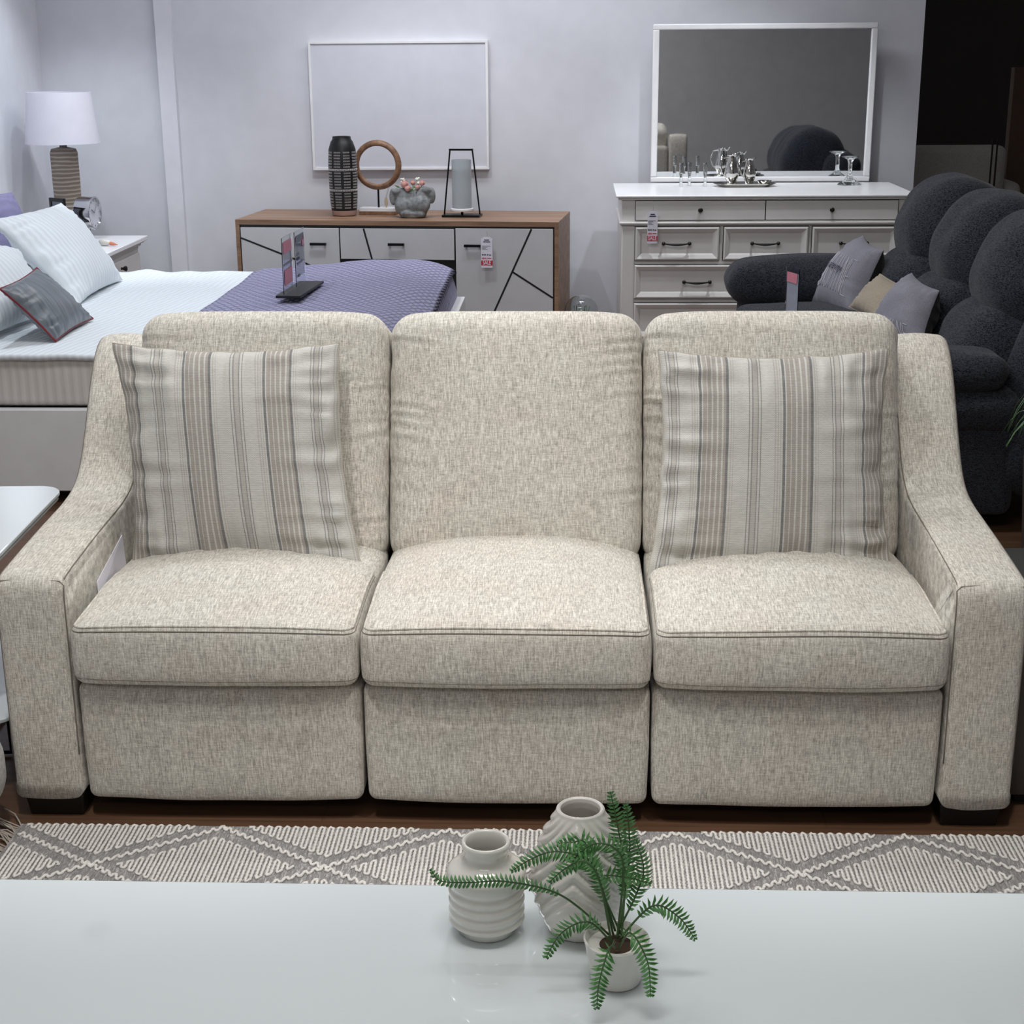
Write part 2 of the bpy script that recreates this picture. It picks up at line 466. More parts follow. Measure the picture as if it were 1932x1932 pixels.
# ================================================================== SOFA
def build_sofa():
    S = thing('sofa', 'beige tweed three seat reclining sofa with sloping track arms', 'sofa', (0, 0.5, 0))
    off = Vector((0, .5, 0))
    def part(name, mb, mat, par=None, **kw):
        mb.v = [tuple(Vector(v)-off) for v in mb.v]; return obj(name, mb, mat, par or S, **kw)
    top = [(.0, .542), (.0045, .562), (.017, .577), (.036, .585), (.10, .592), (.25, .604), (.40, .613), (.50, .620), (.58, .636), (.645, .675), (.70, .738),
           (.75, .805), (.80, .872), (.85, .922), (.90, .950), (.95, .954), (.99, .935), (1.01, .88)]
    def cat(P, n=5):
        o = []
        for i in range(len(P)-1):
            p0 = P[max(0, i-1)]; p1 = P[i]; p2 = P[i+1]; p3 = P[min(len(P)-1, i+2)]
            for k in range(n):
                t = k/n
                o.append(tuple(.5*((2*p1[a])+(-p0[a]+p2[a])*t+(2*p0[a]-5*p1[a]+4*p2[a]-p3[a])*t*t+(-p0[a]+3*p1[a]-3*p2[a]+p3[a])*t**3) for a in (0, 1)))
        o.append(P[-1]); return o
    prof = cat(top)
    prof = [(0, .056+(.542-.056)*i/14) for i in range(14)] + prof + [(1.012, .87-(.87-.056)*i/12) for i in range(1, 13)]
    prof += [(1.012-1.012*i/10, .052) for i in range(1, 10)]
    n = len(prof); nor = []
    for i in range(n):
        a = Vector(prof[i-1]); b = Vector(prof[(i+1) % n]); t = (b-a).normalized(); nor.append(Vector((t.y, -t.x)))  # inward
    for sgn in (-1, 1):
        xi, xo, r = .972, 1.130, .019
        rows = []; K = 6
        for k in range(K+1):
            th = math.pi/2*k/K; rows.append((xi + r*(1-math.sin(th)) if False else xi + r*(1-math.sin(th)), r*(1-math.cos(th))*0+0))
        rows = []
        for k in range(K+1):
            th = math.pi/2*k/K; rows.append((xi + r*(1-math.cos(th)), r*(1-math.sin(th))))
        mid = 8
        for k in range(1, mid): rows.append((xi+r+(xo-xi-2*r)*k/mid, 0))
        for k in range(K, -1, -1):
            th = math.pi/2*k/K; rows.append((xo - r*(1-math.cos(th)), r*(1-math.sin(th))))
        mb = MB(); vs = []
        for x, ins in rows:
            for i, (y, z) in enumerate(prof):
                u = (x-xi)/(xo-xi); crown = .006*math.sin(math.pi*u)
                q = Vector((y, z)) + nor[i]*(ins-crown)
                q.y += .002*nz(q.x*8, q.y*8, x*20+sgn)
                vs.append((x*sgn, q.x, q.y))
        fs = []
        for j in range(len(rows)-1):
            for i in range(n):
                i2 = (i+1) % n; fs.append((j*n+i, j*n+i2, (j+1)*n+i2, (j+1)*n+i))
        mb.add(vs, fs)
        # side faces: concentric inset ring then ngon
        for j, xx in ((0, xi), (len(rows)-1, xo)):
            ring = [mb.v[j*n+i] for i in range(n)]
            k0 = len(mb.v)
            for i in range(n):
                q = Vector((ring[i][1], ring[i][2])) + nor[i]*.008; mb.v.append((ring[i][0]+(.0008 if (xx == xo) == (sgn > 0) else -.0008), q.x, q.y))
            for i in range(n):
                i2 = (i+1) % n; mb.f.append((j*n+i, j*n+i2, k0+i2, k0+i))
            mb.f.append(tuple(k0+i for i in range(n)))
        # tessellate the ngons
        bm = bmesh.new(); me = bpy.data.meshes.new('tmp'); me.from_pydata(mb.v, [], mb.f); bm.from_mesh(me)
        bmesh.ops.triangulate(bm, faces=[f for f in bm.faces if len(f.verts) > 4])
        m2 = MB(); bm.verts.ensure_lookup_table(); m2.v = [tuple(v.co) for v in bm.verts]; m2.f = [tuple(v.index for v in f.verts) for f in bm.faces]
        bm.free(); bpy.data.meshes.remove(me)
        arm = part('armrest', m2, M['sofa'], ang=180)
        # seams: along the top edges and around the front face, lying on the surface
        def at(th, i, outer=False, lift=.0004):
            x, ins = xi + r*(1-math.cos(th)), r*(1-math.sin(th))
            q = Vector(prof[i]) + nor[i]*(ins-lift)
            if outer: x = xo - (x-xi)
            return Vector((x*sgn, q.x, q.y))
        mbs = MB(); iC = 26; iE = 14+5*17
        mbs.tube([at(.75, i) for i in range(iC, iE)], .0016, 6)
        mbs.tube([at(1.35, i, lift=-.0002) for i in range(iC, iE)], .0009, 5)
        mbs.tube([at(.75, i, True) for i in range(iC, iE)], .0016, 6)
        pts = [at(.6, i) for i in range(3, 22)]
        qa = at(1.2, 23); qb = at(1.2, 23, True)
        pts += [qa.lerp(qb, k/10)+Vector((0, -.0005, .004*math.sin(math.pi*k/10)+.001)) for k in range(11)]
        pts += [at(.6, i, True) for i in range(21, 2, -1)]
        mbs.tube(pts, .0019, 6)
        part('seam', mbs, M['seam'], arm, ang=180)
    # base frame under seats and back panel
    part('base_frame', MB().box(-.965, .965, .10, 1.0, .06, .30), M['black'])
    part('back_panel', MB().box(-.965, .965, .86, 1.0, .06, .86), M['sofa'], bevel=.03, seg=3)
    for sgn in (-1, 1):
        for y in (.012, .89):
            mb = MB().hexa([(sgn*1.045-.062, y+.008, 0), (sgn*1.045+.062, y+.008, 0), (sgn*1.045+.062, y+.09, 0), (sgn*1.045-.062, y+.09, 0)],
                           [(sgn*1.045-.068, y, .054), (sgn*1.045+.068, y, .054), (sgn*1.045+.068, y+.1, .054), (sgn*1.045-.068, y+.1, .054)])
            part('leg', mb, M['black'], bevel=.003)
    # seat modules
    for j in (-1, 0, 1):
        cx = j*.6445
        W = .638
        # footrest panel
        def fr(p, cx=cx, j=j):
            x, y, z = p; u = x/(W/2); w = z/.1425
            fr_ = max(0, -y/.07)
            y -= (.010*(1-u**4)*(1-w**4) + .007*(1-u**4)*math.exp(-((w-.55)/.4)**2))*fr_
            z += .004*nz(x*5+j*7, 3) - (.006*(1-u*u) if w < 0 else 0)
            x *= 1 - .012*max(0, -w)
            return Vector((cx+x, .001+.07+y, .193+z))-off
        soft('footrest', (W+.002, .14, .285), .020, (22, 2, 10), fr, M['sofa'], S)
        # seat cushion with crown and boxed front edge
        def sd(p, cx=cx, j=j):
            x, y, z = p; u = x/(W/2); v = y/.33; w = z/.0675
            t = max(0, w)
            z += t*(.056*(1-abs(u)**2.2)**.8*(1-((y-.12)/.5)**2*.9) + .004*nz(x*4+j*5, y*4))
            if w > 0: z += t*(.009*min(1, max(0, (y+.33)/.25)) - .026*max(0, (y+.06)/.36))
            if w < 0: z += .004*nz(x*4+j*9, 1)
            front = max(0, -v)
            y -= .014*(1-w*w*.6)*(front**3)*(1-abs(u)**3)
            x *= 1+.012*(1-w*w)*(front)
            if front > 0: y += .012*abs(u)**4*front
            return Vector((cx+x, .292+y, .413+z))-off
        sc = soft('seat_cushion', (W-.004, .66, .138), .026, (24, 24, 5), sd, M['sofa'], S)
        # welts: rounded rectangle path near top and bottom front edges
        for wz, nm, mt, rr in ((.0625, 'welt', 'sofa', .0036), (-.050, 'stitching', 'seam', .0011)):
            P = []; hx = (W-.004)/2; hy = .33; q = .024
            for i in range(9): P.append((-hx, hy*.2-(hy*1.2-q)*i/9))
            for i in range(7):
                a = math.pi + math.pi/2*i/6; P.append((-hx+q+q*math.cos(a), -hy+q+q*math.sin(a)))
            for i in range(1, 30): P.append((-hx+q+(2*hx-2*q)*i/30, -hy))
            for i in range(7):
                a = math.pi*1.5 + math.pi/2*i/6; P.append((hx-q+q*math.cos(a), -hy+q+q*math.sin(a)))
            for i in range(9): P.append((hx, -hy+q+(hy*1.2-q)*i/8))
            ins = .0085 if wz > 0 else .0015
            pts = []
            for x, y in P:
                k = 1-ins/hx; pts.append(sd(Vector((x*k, y*(1-ins/hy), wz))))
            obj(nm, MB().tube(pts, rr, 6), M[mt], sc, ang=180)
            if wz > 0:
                pts2 = [sd(Vector((x*(1-.004/hx), y*(1-.002/hy), wz-.007))) for x, y in P]
                obj('stitching', MB().tube(pts2, .0012, 6), M['seam'], sc, ang=180)
        # back cushion
        folds = [(random.Random(j*31+i).uniform(-.9, .85), random.Random(j*17+i+5).choice((-1, 1)), random.Random(j*13+i).uniform(.5, 1.2)) for i in range(22)]
        lean = R(18.5)
        def bd(p, cx=cx, j=j, folds=folds):
            x, y, z = p; u = x/(W/2); w = z/.29; v = y/.11
            f = max(0, -v)
            b = (1-abs(u)**3)*(1-abs(w)**3)
            y -= f*.030*b
            x += .004*nz(z*14, j*3, (1 if x > 0 else -1)*2.0)*abs(u)**3
            if w < 0: z += .050*w
            # top corners droop and pull in slightly
            z -= .016*abs(u)**5*max(0, w)
            x *= 1-.018*max(0, w)**6
            e = abs(u)**2.2
            for fw, sd_, am in folds:
                side = sd_*u
                if side > .45:
                    dd = (w - fw - (side-1)*.22*am)*.29
                    y += am*(.0085*math.exp(-(dd/.0045)**2) - .0045*math.exp(-((dd-.010)/.008)**2))*f*min(1, ((side-.45-.25*(1-am*.8))*1.9 if side > .45+.25*(1-am*.8) else 0))
            y += .004*nz(x*5+j*4, z*5)*f
            c, s = math.cos(lean), math.sin(lean)
            yy = y*c + z*s; zz = -y*s + z*c
            return Vector((cx+x, .737+yy, .749+zz))-off
        soft('back_cushion', (W+.004, .22, .590), .050, (34, 5, 70), bd, M['sofa'], S, k=6)
    # papers and cable-tie bag tucked beside left seat cushion
    mb = MB().hexa([(-.968, .22, .465), (-.962, .22, .465), (-.962, .44, .465), (-.968, .44, .465)],
                   [(-.9715, .23, .500), (-.9695, .23, .500), (-.9695, .45, .545), (-.9715, .45, .545)])
    part('care_label', mb, M['paper'], label='white paper tag showing beside the left seat cushion')
    return S
build_sofa()

# striped throw pillows
pL = Pil([(-.930, .385, .480), (-.365, .385, .478), (-.430, .60, .998), (-.982, .545, 1.008)], .085, .085, 2, .016, folds=((1, .42, .42, .016, -.12), (1, -.50, .35, .012, .1), (-1, -.32, .22, .014, .25), (-1, .2, .2, .006, -.2)))
pillow_thing('striped_pillow', 'striped cream and taupe throw pillow on the left end of the beige sofa', 'pillow', pL, M['stripe'], M['seam_light'], .0018, n=70, pname='edge_seam')
pR = Pil([(.325, .375, .464), (.915, .385, .478), (.914, .595, .985), (.350, .545, .992)], .085, .085, 8, .016, folds=((1, .55, .25, .012, -.4), (1, -.45, .28, .013, -.2), (1, -.72, .3, .014, .3), (-1, .75, .22, .014, .5), (-1, -.15, .3, .008, .1)))
pillow_thing('striped_pillow', 'striped cream and taupe throw pillow on the right end of the beige sofa', 'pillow', pR, M['stripe2'], M['seam_light'], .0018, n=70, pname='edge_seam')

# ================================================================== RUG
def build_rug():
    X0, X1, Y0, Y1 = -1.105, 1.75, -2.3, -.045
    t = thing('area_rug', 'grey flatweave rug with raised cream yarn diamonds before the sofa', 'rug', (0, -.8, 0))
    off = Vector((0, -.8, 0))
    m = MB(); nx, ny = 60, 30
    m.box(X0, X1, Y0, Y1, .0015, .010); m.v = [tuple(Vector(v)-off) for v in m.v]
    obj('woven_base', m, M['rug'], t, smooth=False)
    P = .5085; xc = .1235; yc = -.228; hh = .172; rot = R(-.5)
    yarn = MB(); rnd = random.Random(4)
    def T(x, y, z): return Vector((x, y, z))-off
    def run(pts, r=.0036):
        # resample and modulate radius for the braid
        out = []
        for a, b in zip(pts[:-1], pts[1:]):
            L = (Vector(b)-Vector(a)).length; k = max(1, int(L/.0042))
            for i in range(k): out.append(Vector(a).lerp(Vector(b), i/k))
        out.append(Vector(pts[-1]))
        if len(out) < 3: return
        rr = [r*(1+.22*math.sin(i*2.1)) for i in range(len(out))]
        yarn.tube([T(p.x+rnd.uniform(-.0004, .0004), p.y+rnd.uniform(-.0004, .0004), .0125) for p in out], rr, 5)
    def clipy(y): return min(Y1-.004, y)
    # zigzag lattice lines with wavy yarn
    for row in range(-2, 2):
        for sg in (1, -1):
            pts = []; s = X0+.01; k = 0
            while s < X1-.01:
                ph = ((s-xc)/(P/2)) % 2; tri = ph if ph < 1 else 2-ph   # 0 at crossing, 1 at apex
                y = yc + row*2*hh + sg*hh*tri
                y += .0065*(1 if (k//2) % 2 else -1); k += 1
                if y < Y1-.004 and y > -1.05: pts.append((s, y))
                else:
                    if len(pts) > 2: run(pts, .0038)
                    pts = []
                s += .0046
            if len(pts) > 2: run(pts, .0038)
    # filled diamonds
    for row in range(-2, 3):
        for ci in range(-4, 6):
            for odd in (0, 1):
                cx = xc + ci*P + (P/2 if odd else 0)
                cy = yc + row*2*hh + (0 if odd else hh)
                if cx < X0-.2 or cx > X1+.2 or cy < -1.0 or cy > .2: continue
                hw, hv = P/2-.058, hh-.045
                step = .0100; pts = []; up = True
                nn = int(hw/step)
                for i in range(-nn, nn+1):
                    x = cx + i*step; d = hv*(1-abs(i*step)/hw)
                    lo, hi = cy-d, clipy(cy+d)
                    if x < X0+.008 or x > X1-.008 or hi-lo < .006: continue
                    h = step*.42
                    if up: seg = [(x-h*.9, lo+.004), (x-h, lo+.008), (x-h*.9, hi-.005), (x-h*.3, hi)]
                    else: seg = [(x-h*.9, hi-.004), (x-h, hi-.008), (x-h*.9, lo+.005), (x-h*.3, lo)]
                    pts += seg; up = not up
                if len(pts) > 3: run(pts, .0034)
    obj('yarn_pattern', yarn, M['yarn'], t, ang=180)
    fr = MB()
    for i in range(150):
        y = Y1-.003-(i/150)*.9; n = 5; pts = []; a = rnd.uniform(-.5, .9); L = rnd.uniform(.05, .085)
        if i < 16: a = rnd.uniform(.3, 1.15); L = .11
        for k in range(n):
            f = k/(n-1); pts.append(T(X0-L*f*math.cos(a)+.004*math.sin(f*5+i), y+L*f*math.sin(a)+.008*nz(i, f*3), .004+.010*math.sin(f*3.0)*rnd.uniform(.3, 1.2)))
        fr.tube(pts, [.0022, .0019, .0016, .0014, .001], 5)
    f = obj('fringe', fr, M['fringe'], t, ang=180, label='frayed knotted fringe at rug end'); f['kind'] = 'stuff'
build_rug()

# ================================================================== BED
def build_bed():
    T = thing('bed', 'white panel bed made up with white striped sheet and pale ticking mattress side', 'bed', (-1.7, 3.7, 0))
    off = Vector((-1.7, 3.7, 0))
    def pt(name, mb, mat, **kw):
        mb.v = [tuple(Vector(v)-off) for v in mb.v]; return obj(name, mb, mat, T, **kw)
    pt('side_rail', MB().box(-2.86, -.43, 2.575, 2.62, .05, .374), M['white_lacquer'], bevel=.003)
    pt('side_rail', MB().box(-2.86, -.43, 4.83, 4.875, .05, .368), M['white_lacquer'], bevel=.003)
    pt('foot_rail', MB().box(-.475, -.42, 2.575, 4.875, .05, .455), M['white_lacquer'], bevel=.003)
    pt('headboard', MB().box(-2.915, -2.865, 2.575, 4.875, .05, .93), M['white_lacquer'], bevel=.006)
    for x in (-2.8, -.6):
        for y in (2.75, 4.7): pt('foot', MB().box(x-.04, x+.04, y-.04, y+.04, 0, .05), M['black'])
    def md(p):
        x, y, z = p; v = (y+1.1)/2.2
        if z > 0: z += .012*v + .004*nz(x*3, y*3)
        else: z += .0
        y += .006*nz(x*4, z*9) if y < -1 else 0
        return Vector((-1.675+x, 3.72+y, .473+z))-off
    soft('mattress', (2.36, 2.2, .20), .035, (40, 40, 4), md, M['mattress'], T)
    def sh(p):
        x, y, z = p; v = (y+1.1)/2.2
        z += .012*v + .004*nz(x*3, y*3) + .003*nz(x*9, y*14, 4)*(1+v)
        if y > 1.0: z += .010*nz(x*9, 3)
        return Vector((-1.675+x, 3.717+y, .572+z))-off
    soft('sheet', (2.38, 2.225, .026), .012, (90, 90, 1), sh, M['sheet'], T, k=2)
    # bedspread lies over the foot half of the bed
    mb = MB(); nx, ny = 60, 60; o2 = Vector((-.97, 3.7, .6))
    for sgn in (1, 0):
        for i in range(nx+1):
            for j in range(ny+1):
                u = i/nx; v = j/ny; y = 2.63 + 2.245*v
                L = u*1.22
                zt = .606 + .014*v + .044*math.sin(min(1, u*1.1)*2.2)*(.25+.9*v)
                zt -= .05*max(0, (L-.80)/.22)**2*(1 if L < 1.02 else 0) + (.05 if L >= 1.02 else 0)
                zt += .010*nz(u*4, v*4, 2) + .006*nz(u*10, v*6, 5)
                zt -= .03*max(0, (v-.9)/.1)**2
                if L < 1.02: x = -1.48+L; z = zt - (.008 if u < .02 else 0)
                else:
                    a = (L-1.02)/.20; x = -.46+.012*math.sin(a*1.57); 
                    x = -1.48+1.02 - .07 + .07*math.sin(min(1, a*1.2)*1.57)+ .0; z = zt-.07*(1-math.cos(min(1, a*1.2)*1.57)) - max(0, a-.35)*.17
                if L >= .95 and L < 1.02:
                    pass
                if sgn == 0: z -= .012; x -= .012 if L > 1.02 else 0
                mb.v.append((x-o2.x, y-o2.y, z-o2.z))
    def id_(s, i, j): return (0 if s else (nx+1)*(ny+1)) + i*(ny+1)+j
    for i in range(nx):
        for j in range(ny):
            mb.f.append((id_(1,i,j), id_(1,i+1,j), id_(1,i+1,j+1), id_(1,i,j+1)))
            mb.f.append((id_(0,i,j), id_(0,i,j+1), id_(0,i+1,j+1), id_(0,i+1,j)))
    for i in range(nx):
        mb.f.append((id_(1,i,0), id_(0,i,0), id_(0,i+1,0), id_(1,i+1,0))); mb.f.append((id_(1,i,ny), id_(1,i+1,ny), id_(0,i+1,ny), id_(0,i,ny)))
    for j in range(ny):
        mb.f.append((id_(1,0,j), id_(1,0,j+1), id_(0,0,j+1), id_(0,0,j))); mb.f.append((id_(1,nx,j), id_(0,nx,j), id_(0,nx,j+1), id_(1,nx,j+1)))
    b = obj('bedspread', mb, M['spread'], None, loc=o2, ang=180)
    tag(b, 'lavender diamond-quilted bedspread lying over the foot of the white bed', 'bedspread')
build_bed()

pw = Pil([(-2.08, 3.70, .600), (-2.10, 4.48, .600), (-2.355, 4.42, .985), (-2.43, 3.66, .985)], .10, .075, 3, .009)
pillow_thing('bed_pillow', 'large white striped pillow leaning upright beside the chrome clock', 'pillow', pw, M['pillowcase'], group='white bed pillows')
pw2 = Pil([(-2.17, 2.80, .605), (-2.13, 3.42, .605), (-2.30, 3.62, .86), (-2.50, 2.95, 1.0)], .10, .07, 5, .009)
pillow_thing('bed_pillow', 'white striped pillow directly behind the grey satin cushion', 'pillow', pw2, M['pillowcase'], group='white bed pillows')
pg = Pil([(-1.905, 2.83, .595), (-1.905, 3.33, .600), (-2.095, 3.24, .828), (-2.08, 2.76, .812)], .055, .07, 6, .006)
pillow_thing('scatter_cushion', 'grey satin scatter cushion with dark red piping on the bed', 'cushion', pg, M['satin'], M['redpipe'], .0045)
pp = Pil([(-2.66, 4.15, .64), (-2.66, 4.86, .64), (-2.75, 4.85, 1.0), (-2.74, 4.2, 1.06)], .08, .07, 9, .012)
pillow_thing('scatter_cushion', 'purple ribbed cushion tucked behind the white bed pillows', 'cushion', pp, M['purplesatin'])

# ================================================================== nightstand and what stands on it
def build_nightstand():
    T = thing('nightstand', 'white nightstand with moulded top and black knob beside the bed', 'nightstand', (-2.615, 5.28, 0))
    def pt(name, mb, mat, par=T, **kw): return obj(name, mb, mat, par, **kw)
    pt('top', MB().box(-.31, .32, -.39, .43, .655, .68), M['white_lacquer'], bevel=.004)
    m = MB()
    for i, (e, z0, z1) in enumerate(((.014, .644, .655), (.026, .628, .644), (.036, .612, .628))):
        m.box(-.31, .32-e*1.3, -.39+e, .43-e*1.3, z0, z1)
    pt('cornice', m, M['white_paint'], bevel=.003)
    pt('body', MB().box(-.31, .27, -.38, .38, .06, .612), M['white_paint'], bevel=.002)
    for x in (-.27, .23):
        for y in (-.34, .34): pt('foot', MB().box(x-.025, x+.025, y-.025, y+.025, 0, .06), M['white_paint'])
    for z0, z1 in ((.44, .595), (.26, .425), (.08, .245)):
        d = pt('drawer', MB().box(.27, .285, -.36, .36, z0, z1), M['white_paint'], bevel=.004)
        zc = (z0+z1)/2+.03
        k = MB(); k.lathe([(.008, 0), (.006, .008), (.013, .02), (.015, .028), (.010, .033), (.0, .034)], 16)
        k.xf(Matrix.Translation((.285, -.03, zc+(.005 if z0 > .43 else 0))) @ Matrix.Rotation(R(90), 4, 'Y'))
        pt('knob', k, M['black'], d)
    b = Vector((-2.655, 5.45, .68))
    L = thing('table_lamp', 'table lamp with ribbed woven beige column on the nightstand', 'lamp', b)
    prof = [(.06, 0), (.066, .005), (.069, .10), (.0725, .22), (.074, .34), (.074, .48), (.066, .50), (.02, .51), (.02, .53)]
    pr = []
    for (r0, z0), (r1, z1) in zip(prof[:-1], prof[1:]):
        for k in range(6):
            t = k/6; pr.append((r0+(r1-r0)*t, z0+(z1-z0)*t))
    obj('column', MB().lathe(pr, 40), M['lampbase'], L)
    obj('lamp_shade', MB().lathe([(.20, .53), (.17, .80), (.165, .80), (.195, .532)], 48), M['paper'], L)
    # clock
    C = thing('desk_clock', 'round chrome drum desk clock on the nightstand', 'clock', (-2.475, 5.2, .681), R(-6))
    rz = Matrix.Translation((0, 0, .178)) @ Matrix.Rotation(R(90), 4, 'Y')
    m = MB().lathe([(.082, -.045), (.086, -.040), (.086, .035), (.088, .040), (.088, .046), (.080, .046), (.078, .034), (.0, .034)], 48); m.xf(rz)
    obj('case', m, M['chrome'], C)
    m = MB().lathe([(.0785, .0345), (.0785, .036), (0, .0362)], 48); m.xf(rz); dl = obj('dial', m, M['dial'], C)
    m = MB()
    for k in range(12):
        a = math.pi*k/6; d = Vector((.0405, math.sin(a)*.062, .178+math.cos(a)*.062)); e = Vector((.0405, math.sin(a)*.072, .178+math.cos(a)*.072))
        m.tube([d, e], .0018, 5)
    obj('hour_marks', m, M['greyp'], dl)
    for a, l, r in ((R(-60), .042, .0026), (R(40), .060, .002)):
        obj('hand', MB().tube([(.041, 0, .178), (.041, math.sin(a)*l, .178+math.cos(a)*l)], r, 5), M['greyp'], dl)
    m = MB().lathe([(.045, 0), (.045, .006), (.018, .014), (.012, .03), (.012, .095)], 28); obj('foot', m, M['chrome'], C)
    # photo frame edge behind pillow
    F = thing('photo_frame', 'black photo frame half hidden behind the large white pillow', 'photo frame', (-2.60, 5.10, .681), R(-35))
    m = MB(); w, h = .06, .265
    m.box(-w, w, -.008, .008, h-.018, h).box(-w, w, -.008, .008, 0, .018).box(-w, -w+.016, -.008, .008, .018, h-.018).box(w-.016, w, -.008, .008, .018, h-.018)
    obj('frame', m, M['black'], F, smooth=False); obj('picture', MB().box(-w+.016, w-.016, -.002, .002, .018, h-.018), M['greyp'], F, smooth=False)
    # small white bird-like ornament with orange tip
    O = thing('ornament', 'small white ornament with an orange tip lying on the nightstand', 'ornament', (-2.40, 5.22, .681), R(-20))
    m = MB().sphere((0, 0, .018), .026, 20, 10, (1.5, .8, .68)); obj('body', m, M['ceramic2'], O)
    m = MB(); m.tube([(.036, 0, .014), (.055, 0, .012), (.085, .0, .008)], [.010, .009, .001], 10); obj('tip', m, M['orange'], O)
build_nightstand()

# ================================================================== SALE tags
def sale_tag(label, loc, rz, w=.062, h=.165, string=.03):
    T = thing('price_tag', label, 'price tag', loc, rz, 'hanging sale tags')   # origin at the top centre, faces -Y
    c = MB().hexa([(-w/2, -.001, -h), (w/2, -.001, -h), (w/2, 0, -h), (-w/2, 0, -h)], [(-w/2, -.001, -.010), (w/2, -.001, -.010), (w/2, 0, -.010), (-w/2, 0, -.010)])
    c.hexa([(-w/2, -.001, -.010), (w/2, -.001, -.010), (w/2, 0, -.010), (-w/2, 0, -.010)], [(-w/4, -.001, 0), (w/4, -.001, 0), (w/4, 0, 0), (-w/4, 0, 0)])
    card = obj('card', c, M['paper'], T, smooth=False)
    obj('string', MB().tube([(0, .001, -.005), (.003, .003, string*.5), (0, .004, string)], .0012, 5), M['seam_light'], T)
    m = MB(); q = lambda x0, x1, z0, z1: m.box(x0*w, x1*w, -.0018, -.001, z0*h, z1*h)
    q(-.22, .22, -.115, -.085); q(-.32, .32, -.175, -.145)
    for i, e in enumerate((.3, .05, -.1, .1)): q(-.42, e, -.30-i*.035, -.292-i*.035)
    for x in (-.42, -.36, -.25, -.14): q(x, x+.07, -.60, -.555)
    q(.02, .14, -.595, -.56); q(.20, .38, -.60, -.57)
    obj('print', m, M['ink'], card, smooth=False)
    m = MB(); q(-.5, .5, -.92, -.76)
    for x in (-.42, -.32, -.22, -.12): m.box(x*w, (x+.07)*w, -.0018, -.001, -.715*h, -.67*h)
    m.box(.02*w, .40*w, -.0018, -.001, -.70*h, -.68*h)
    obj('red_band', m, M['red'], card, smooth=False, label='red band and red price under dark print')
    vs, fs = text_mesh('SALE', .030, .0006); m = MB().add([(x*.72, -.0022, z+(-.84)*h) for x, z, _ in vs], fs)
    obj('lettering', m, M['paper'], card, smooth=False)

